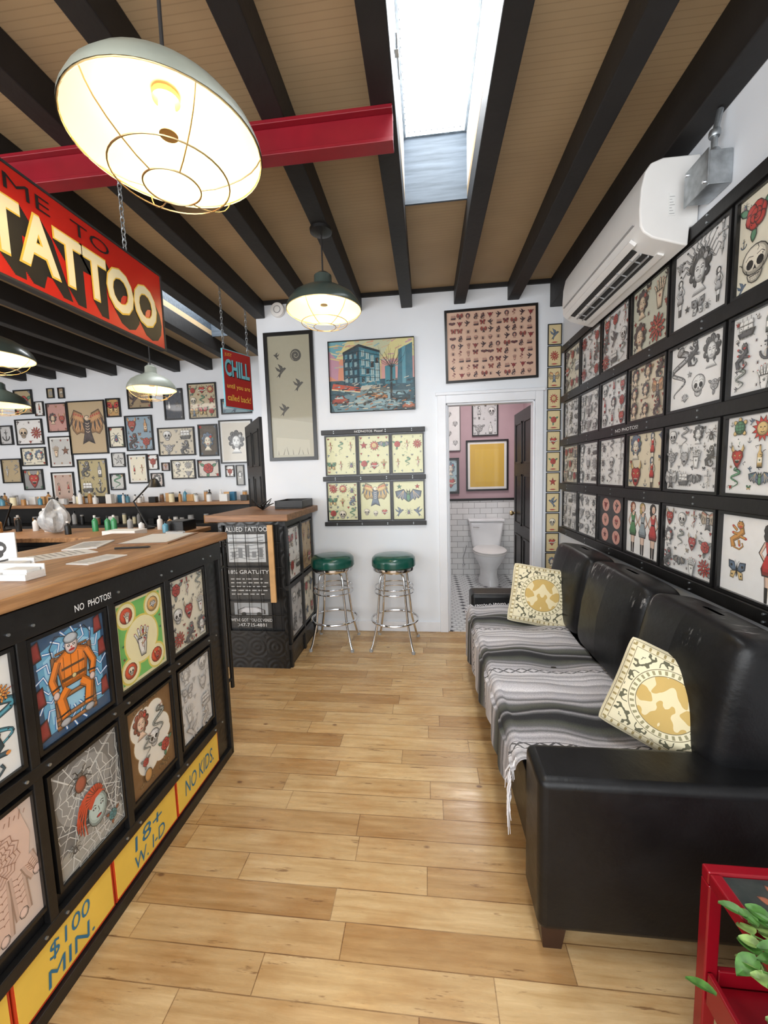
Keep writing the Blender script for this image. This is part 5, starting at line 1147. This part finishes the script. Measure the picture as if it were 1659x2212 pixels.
def cushion(c,size,thick,mtx,label):
    b=B(); n=26
    for sgn in(1,-1):
        def fn(u,v):
            s,t=u*2-1,v*2-1
            h=thick*(max(0,1-s*s)**.5)*(max(0,1-t*t)**.5)*1.0
            X=s*size*(1-.045*(1-t*t)); Z=t*size*(1-.045*(1-s*s))
            e=abs(s*t)**6; X*=1-.05*e; Z*=1-.05*e
            return Vector(c)+mtx@Vector((X,-sgn*h,Z))
        b.cm=0 if sgn>0 else 1; b.grid(fn,n,n,flip=(sgn<0))
    return finish('throw_pillow',b,[PILLOW,PCLOTH],label=label,cat='pillow',smooth=True,group='patterned throw pillows on the sofa')
def basis(yaw,lean,roll):
    return Matrix.Rotation(yaw,3,'Z')@Matrix.Rotation(lean,3,'X')@Matrix.Rotation(roll,3,'Y')
cushion((.685,2.43,.622),.185,.070,basis(-.20,-.40,.13),'cream patterned pillow leaning by far armrest')
cushion((.770,1.315,.622),.160,.080,basis(-.50,-.38,.30),'cream patterned pillow tilted against black back cushion')
# ------------------------------------------------------------ red side table + plant
x0,x1,y0,y1,zt=.605,1.06,.42,.88,.50
tb=empty('side_table',((x0+x1)/2,(y0+y1)/2,0),'red metal side table with dark picture top','table')
b=B().box(x0,x1,y0,y0+.025,zt-.03,zt).box(x0,x1,y1-.025,y1,zt-.03,zt).box(x0,x0+.025,y0+.025,y1-.025,zt-.03,zt).box(x1-.025,x1,y0+.025,y1-.025,zt-.03,zt); finish('top_frame',b,REDT,parent=tb,bevel=.004)
b=B().box(x0+.026,x1-.026,y0+.026,y1-.026,zt-.015,zt-.006); finish('table_panel',b,GLS,parent=tb)
A=Art((.02,.03,.03),1.0); m_mum(A,.25,.8,.22,Pal((.4,.12,.06),(.05,.2,.1),(.6,.5,.2),WP,K)); m_snake(A,.6,.55,.4,Pal(PC.r,(.08,.3,.2),PC.y,WP,K)); m_rose(A,.3,.35,.22,PB)
TP=PL((x0+.026,y0+.026,zt-.0055),(1,0,0),(0,1,0),(0,0,1)); ab=B()
for n_,(pts_,c_) in enumerate(A.p): ab.cc=c_; ab.add([TP(min(max(p[0],0),1)*.403,min(max(p[1],0),1)*.408,n_*8e-6) for p in pts_],[tuple(range(len(pts_)))])
finish('picture_top',ab,ART,parent=tb)
for (x,y) in((x0,y0),(x1-.028,y0),(x0,y1-.028),(x1-.028,y1-.028)): finish('leg',B().box(x,x+.028,y,y+.028,0,zt-.031),REDT,parent=tb,bevel=.003)
b=B().box(x0+.03,x1-.03,y0+.03,y1-.03,.20,.225).box(x0+.03,x1-.03,y1-.027,y1-.015,.18,.26).box(x0+.004,x0+.016,y0+.03,y1-.03,.18,.26); finish('lower_shelf',b,REDT,parent=tb,bevel=.003)
px,py=.72,.58
pl=empty('potted_plant',(px,py,zt+.002),'leafy green trailing plant in terracotta pot','plant')
b=B().lathe([(0,0),(.045,0),(.055,.07),(.06,.07),(.06,.082),(.05,.082),(.046,.07),(0,.07)],(px,py,zt+.0025),24); finish('pot',b,TERR,parent=pl,smooth=True)
def leafmesh(b,p,d,l,w,droop):
    d=Vector(d).normalized(); s=d.cross(Vector((0,0,1))).normalized(); P=[];n=6
    for i in range(n+1):
        t=i/n; c=Vector(p)+d*l*t+Vector((0,0,-droop*t*t*l)); h=w*math.sin(pi*min(1,t*.92+.06))**.8
        P+=[c-s*h+Vector((0,0,.002)),c+Vector((0,0,-.003)),c+s*h+Vector((0,0,.002))]
    fs=[]
    for i in range(n): a=i*3; fs+=[(a,a+1,a+4,a+3),(a+1,a+2,a+5,a+4)]
    b.add(P,fs)
b=B()
st=B()
for k in range(110):
    a=RN.uniform(1.9,4.1); r=RN.uniform(.06,.25); z=zt+.065+RN.uniform(-.03,.035)-max(0,r-.12)*1.2
    p=(px+math.cos(a)*r,py+math.sin(a)*r*.8,z); b.cm=1 if k%3==0 else 0
    if p[0]>.55: p=(p[0],p[1],max(z,zt+.02))
    leafmesh(b,p,(math.cos(a+RN.uniform(-1.0,1.0)),math.sin(a+RN.uniform(-1.0,1.0)),RN.uniform(-.2,.4)),RN.uniform(.030,.052),RN.uniform(.010,.017),.3)
    if k%3==0: st.tube([(px,py,zt+.07),((px+p[0])/2,(py+p[1])/2,max(p[2],zt)+.03),p],.0014,5)
finish('foliage',b,[LEAF,LEAFP],parent=pl,smooth=True); finish('stems',st,LEAF,parent=pl)
# ------------------------------------------------------------ work area
b=B().box(-5.95,-1.75,4.50,D2-.002,1.075,1.115); finish('wall_shelf',b,SHELFW,label='long wooden shelf board along gallery wall',cat='shelf',bevel=.004)
b=B().box(-5.95,-1.75,4.40,D2-.002,0,.86).box(-5.95,-1.75,4.74,D2-.002,.86,1.074); finish('storage_cabinet',b,BLK,label='long black cabinet run below gallery shelf',cat='cabinet',bevel=.004)
wb=empty('workbench',(-3.1,3.2,0),'black workbench with reddish wood top','workbench')
b=B().box(-4.3,-2.1,2.95,3.5,0,.90); finish('bench_body',b,BLK,parent=wb); b=B().box(-4.34,-2.06,2.92,3.54,.902,.94); finish('bench_top',b,CTOP,parent=wb,bevel=.005)
for k in range(4):
    dw=finish('drawer',B().box(-4.28+.55*k,-3.78+.55*k,2.93,2.949,.5,.86),BLK,parent=wb,bevel=.003); finish('handle',B().tube([(-4.1+.55*k,2.92,.78),(-3.95+.55*k,2.92,.78)],.006),STL,parent=dw)
def bottle(x,y,z,h,r,m,cap,label,name='bottle',cat='bottle',g='bottles in the work area'):
    b=B().lathe([(0,0),(r,0),(r,h*.62),(r*.85,h*.7),(r*.35,h*.78),(r*.35,h*.84),(0,h*.84)],(x,y,z),14); o=finish(name,b,m,label=label,cat=cat,group=g,smooth=True)
    b=B().lathe([(0,0),(r*.42,0),(r*.42,h*.14),(0,h*.15)],(x,y,z+h*.841),10); finish('cap',b,cap,parent=o)
def jar(x,y,z,h,r,m,label):
    b=B().lathe([(0,0),(r,0),(r,h*.8),(r*.9,h*.86),(0,h*.86)],(x,y,z),14); o=finish('jar',b,m,label=label,cat='jar',group='jars on the gallery shelf',smooth=True)
    b=B().lathe([(0,0),(r*.95,0),(r*.95,h*.13),(0,h*.14)],(x,y,z+h*.861),12); finish('lid',b,GREYP,parent=o)
for (xx,xe,zz,ys,dxx) in ((-5.6,-1.95,1.1155,(4.66,4.72),(.07,.13)),(-5.5,-1.95,1.1155,(4.54,4.58),(.12,.26)),(-5.4,-1.95,.8605,(4.45,4.60),(.10,.22))):
    while xx<xe:
        k=RN.random(); yy=RN.uniform(*ys); lo='cabinet' if zz<1 else 'wooden shelf'
        if k<.4: bottle(xx,yy,zz,RN.uniform(.10,.18),RN.uniform(.016,.028),RN.choice([WTXT,ACW,AMB,BLK,BBOT,GREYP]),RN.choice([BLK,ACW]),'small plastic bottle on '+lo)
        elif k<.75: jar(xx,yy,zz,RN.uniform(.07,.13),RN.uniform(.02,.035),RN.choice([ACW,GREYP,AMB,CREAM,BLK,PTOP]),'small lidded jar on '+lo)
        else:
            w=RN.uniform(.03,.05); finish('supply_box',B().box(xx-w,xx+w,yy-.03,yy+.03,zz,zz+RN.uniform(.05,.12)),RN.choice([PAPER,BLUE,LWOOD,BLK]),label='small cardboard supply box on '+lo,cat='box',group='boxes in the work area',bevel=.002)
        xx+=RN.uniform(*dxx)
for i,(x,y,h,m) in enumerate(((-3.05,3.3,.15,GBOT),(-2.95,3.33,.14,GBOT),(-2.86,3.30,.15,GBOT),(-2.74,3.35,.13,GREYP),(-2.45,3.36,.13,ACW),(-2.33,3.33,.12,AMB),(-3.9,3.35,.16,BLK),(-3.75,3.38,.13,WTXT),(-4.05,3.3,.14,AMB),(-2.55,3.25,.10,WTXT),(-3.15,3.12,.12,BLK),(-2.25,3.15,.10,BBOT))):
    bottle(x,y,.9405,h,.024,m,BLK if i%2 else ACW,'green squeeze bottle on workbench' if m is GBOT else 'small plastic bottle on workbench')
b=B(); 
def bagf(u,v):
    th=u*2*pi; ph=(v-.5)*pi*.999; r=.10*(1+.22*math.sin(5*th+3*v)+.14*math.sin(9*th-7*v))
    zz=.13*math.sin(ph); return (-3.35+r*math.cos(ph)*math.cos(th),3.2+r*math.cos(ph)*math.sin(th),.945+.13+zz+.05*max(0,math.sin(ph))**3*math.sin(3*th))
b.grid(bagf,28,16); finish('plastic_bag',b,BAG,label='crumpled clear plastic bag on workbench',cat='bag',smooth=True)
b=B().box(-2.72,-2.42,3.0,3.15,.9405,.98); finish('glove_box',b,PAPER,label='flat white glove box on workbench',cat='box',bevel=.003)
b=B().box(-2.30,-2.12,3.2,3.4,.9405,1.03); finish('power_supply',b,BLK,label='black tattoo power supply on workbench',cat='power supply',bevel=.006)
mo=empty('monitor',(-4.0,3.1,.9405),'black monitor with violet glowing screen','monitor')
finish('screen_case',B().box(-4.2,-3.8,3.08,3.11,1.0,1.22),BLK,parent=mo,bevel=.004); finish('screen',B().box(-4.185,-3.815,3.077,3.079,1.015,1.205),VIO,parent=mo); finish('stand',B().box(-4.05,-3.95,3.05,3.15,.9405,.95).box(-4.01,-3.99,3.09,3.11,.95,1.0),BLK,parent=mo)
def towel(x,y,z):
    o=finish('paper_towel_roll',B().lathe([(.02,0),(.055,0),(.055,.22),(.02,.22)],(x,y,z),20),PAPER,label='white paper towel roll standing on workbench',cat='paper towel',smooth=True)
towel(-3.55,3.35,.9405)
tc=empty('tool_chest',(-3.55,2.5,0),'black steel tool chest with drawers','tool chest')
finish('chest_body',B().box(-3.9,-3.2,2.3,2.7,.03,1.02),BLK,parent=tc,bevel=.008)
for k in range(5):
    d_=finish('drawer',B().box(-3.88,-3.22,2.285,2.299,.14+.17*k,.30+.17*k),BLK,parent=tc,bevel=.003); finish('handle',B().tube([(-3.75,2.275,.26+.17*k),(-3.35,2.275,.26+.17*k)],.007),STL,parent=d_)
for (x,y,s_) in ((-2.62,3.42,1),(-4.15,3.42,-1)):
    r=empty('task_lamp',(x,y,.9405),'black articulated task lamp on workbench','lamp','task lamps in the work area')
    finish('lamp_base',B().lathe([(0,0),(.06,0),(.06,.015),(.01,.03),(0,.03)],(x,y,.9405),20),BLK,parent=r,smooth=True)
    finish('lamp_arm',B().tube([(x,y,.96),(x-.12*s_,y,1.2),(x+.12*s_,y-.05,1.38)],.008,8),BLK,parent=r,smooth=True)
    b=B().lathe([(.015,.05),(.03,.04),(.06,-.03)],(x+.14*s_,y-.05,1.36),16); finish('lamp_head',b,BLK,parent=r,smooth=True)
p0=Vector((-1.50,3.58,0)); p1=Vector((-1.98,4.30,0)); U=(p1-p0).normalized(); N_=Vector((-U.y,U.x,0)); N_=N_ if N_.y<0 else -N_
DP=PL(p0,U,(0,0,1),N_); L=(p1-p0).length
b=panel_box(DP,B(),0,L,.01,1.95,0,.035)
for (a,c) in ((.08,L/2-.03),(L/2+.03,L-.08)):
    for z0,z1 in((.15,.8),(.9,1.4),(1.5,1.85)):
        panel_box(DP,b,a,c,z0,z0+.02,.035,.043);panel_box(DP,b,a,c,z1-.02,z1,.035,.043);panel_box(DP,b,a,a+.02,z0,z1,.035,.043);panel_box(DP,b,c-.02,c,z0,z1,.035,.043)
struct('door_2',b,BLK)
# ------------------------------------------------------------ lights, world, camera
def area(n,loc,rot,sx,sy,p,c=(1,1,1)):
    l=bpy.data.lights.new(n,'AREA'); l.shape='RECTANGLE'; l.size=sx; l.size_y=sy; l.energy=p; l.color=c
    o=bpy.data.objects.new(n,l); o.location=loc; o.rotation_euler=rot; COL.objects.link(o); return o
area('window_daylight',(-.45,YF+.02,1.55),(pi/2,0,0),2.7,2.0,56,(.96,.98,1))
area('window_daylight_work_area',(-3.8,YF+.02,1.55),(pi/2,0,0),3.3,2.0,92,(.96,.98,1))
area('skylight_daylight',(.078,1.2,3.28),(0,0,0),.30,2.1,38,(.95,.98,1))
area('skylight_daylight_work_area',(-2.02,3.3,3.2),(0,0,0),.3,1.2,18,(.93,.97,1))
area('bathroom_ceiling_light',(.55,4.4,2.58),(0,0,0),.5,.5,16,(1,.97,.94))
area('work_area_fill_light',(-4.2,2.6,2.70),(0,0,0),1.2,.6,32,(1,.95,.90))  # added fill lamp for ambient light in the work area, no real fixture
w=bpy.data.worlds.new('sky'); SC.world=w; w.use_nodes=True
w.node_tree.nodes['Background'].inputs[0].default_value=(.94,.975,1,1); w.node_tree.nodes['Background'].inputs[1].default_value=2.2
cd=bpy.data.cameras.new('camera'); co=bpy.data.objects.new('camera',cd); COL.objects.link(co)
f,yw,pt,rl=850.,.1094,-.0989,-.0287
fw=Vector((-math.sin(yw)*math.cos(pt),math.cos(yw)*math.cos(pt),math.sin(pt))); rt=Vector((math.cos(yw),math.sin(yw),0)); up=rt.cross(fw)
RT=rt*math.cos(rl)+up*math.sin(rl); UPV=-rt*math.sin(rl)+up*math.cos(rl)
M=Matrix((RT,UPV,-fw)).transposed().to_4x4(); M.translation=Vector((0,0,1.4)); co.matrix_world=M
cd.sensor_fit='VERTICAL'; cd.sensor_height=36; cd.sensor_width=27; cd.lens=f/2212*36; cd.clip_start=.03
SC.camera=co
SC.view_settings.view_transform='Standard'
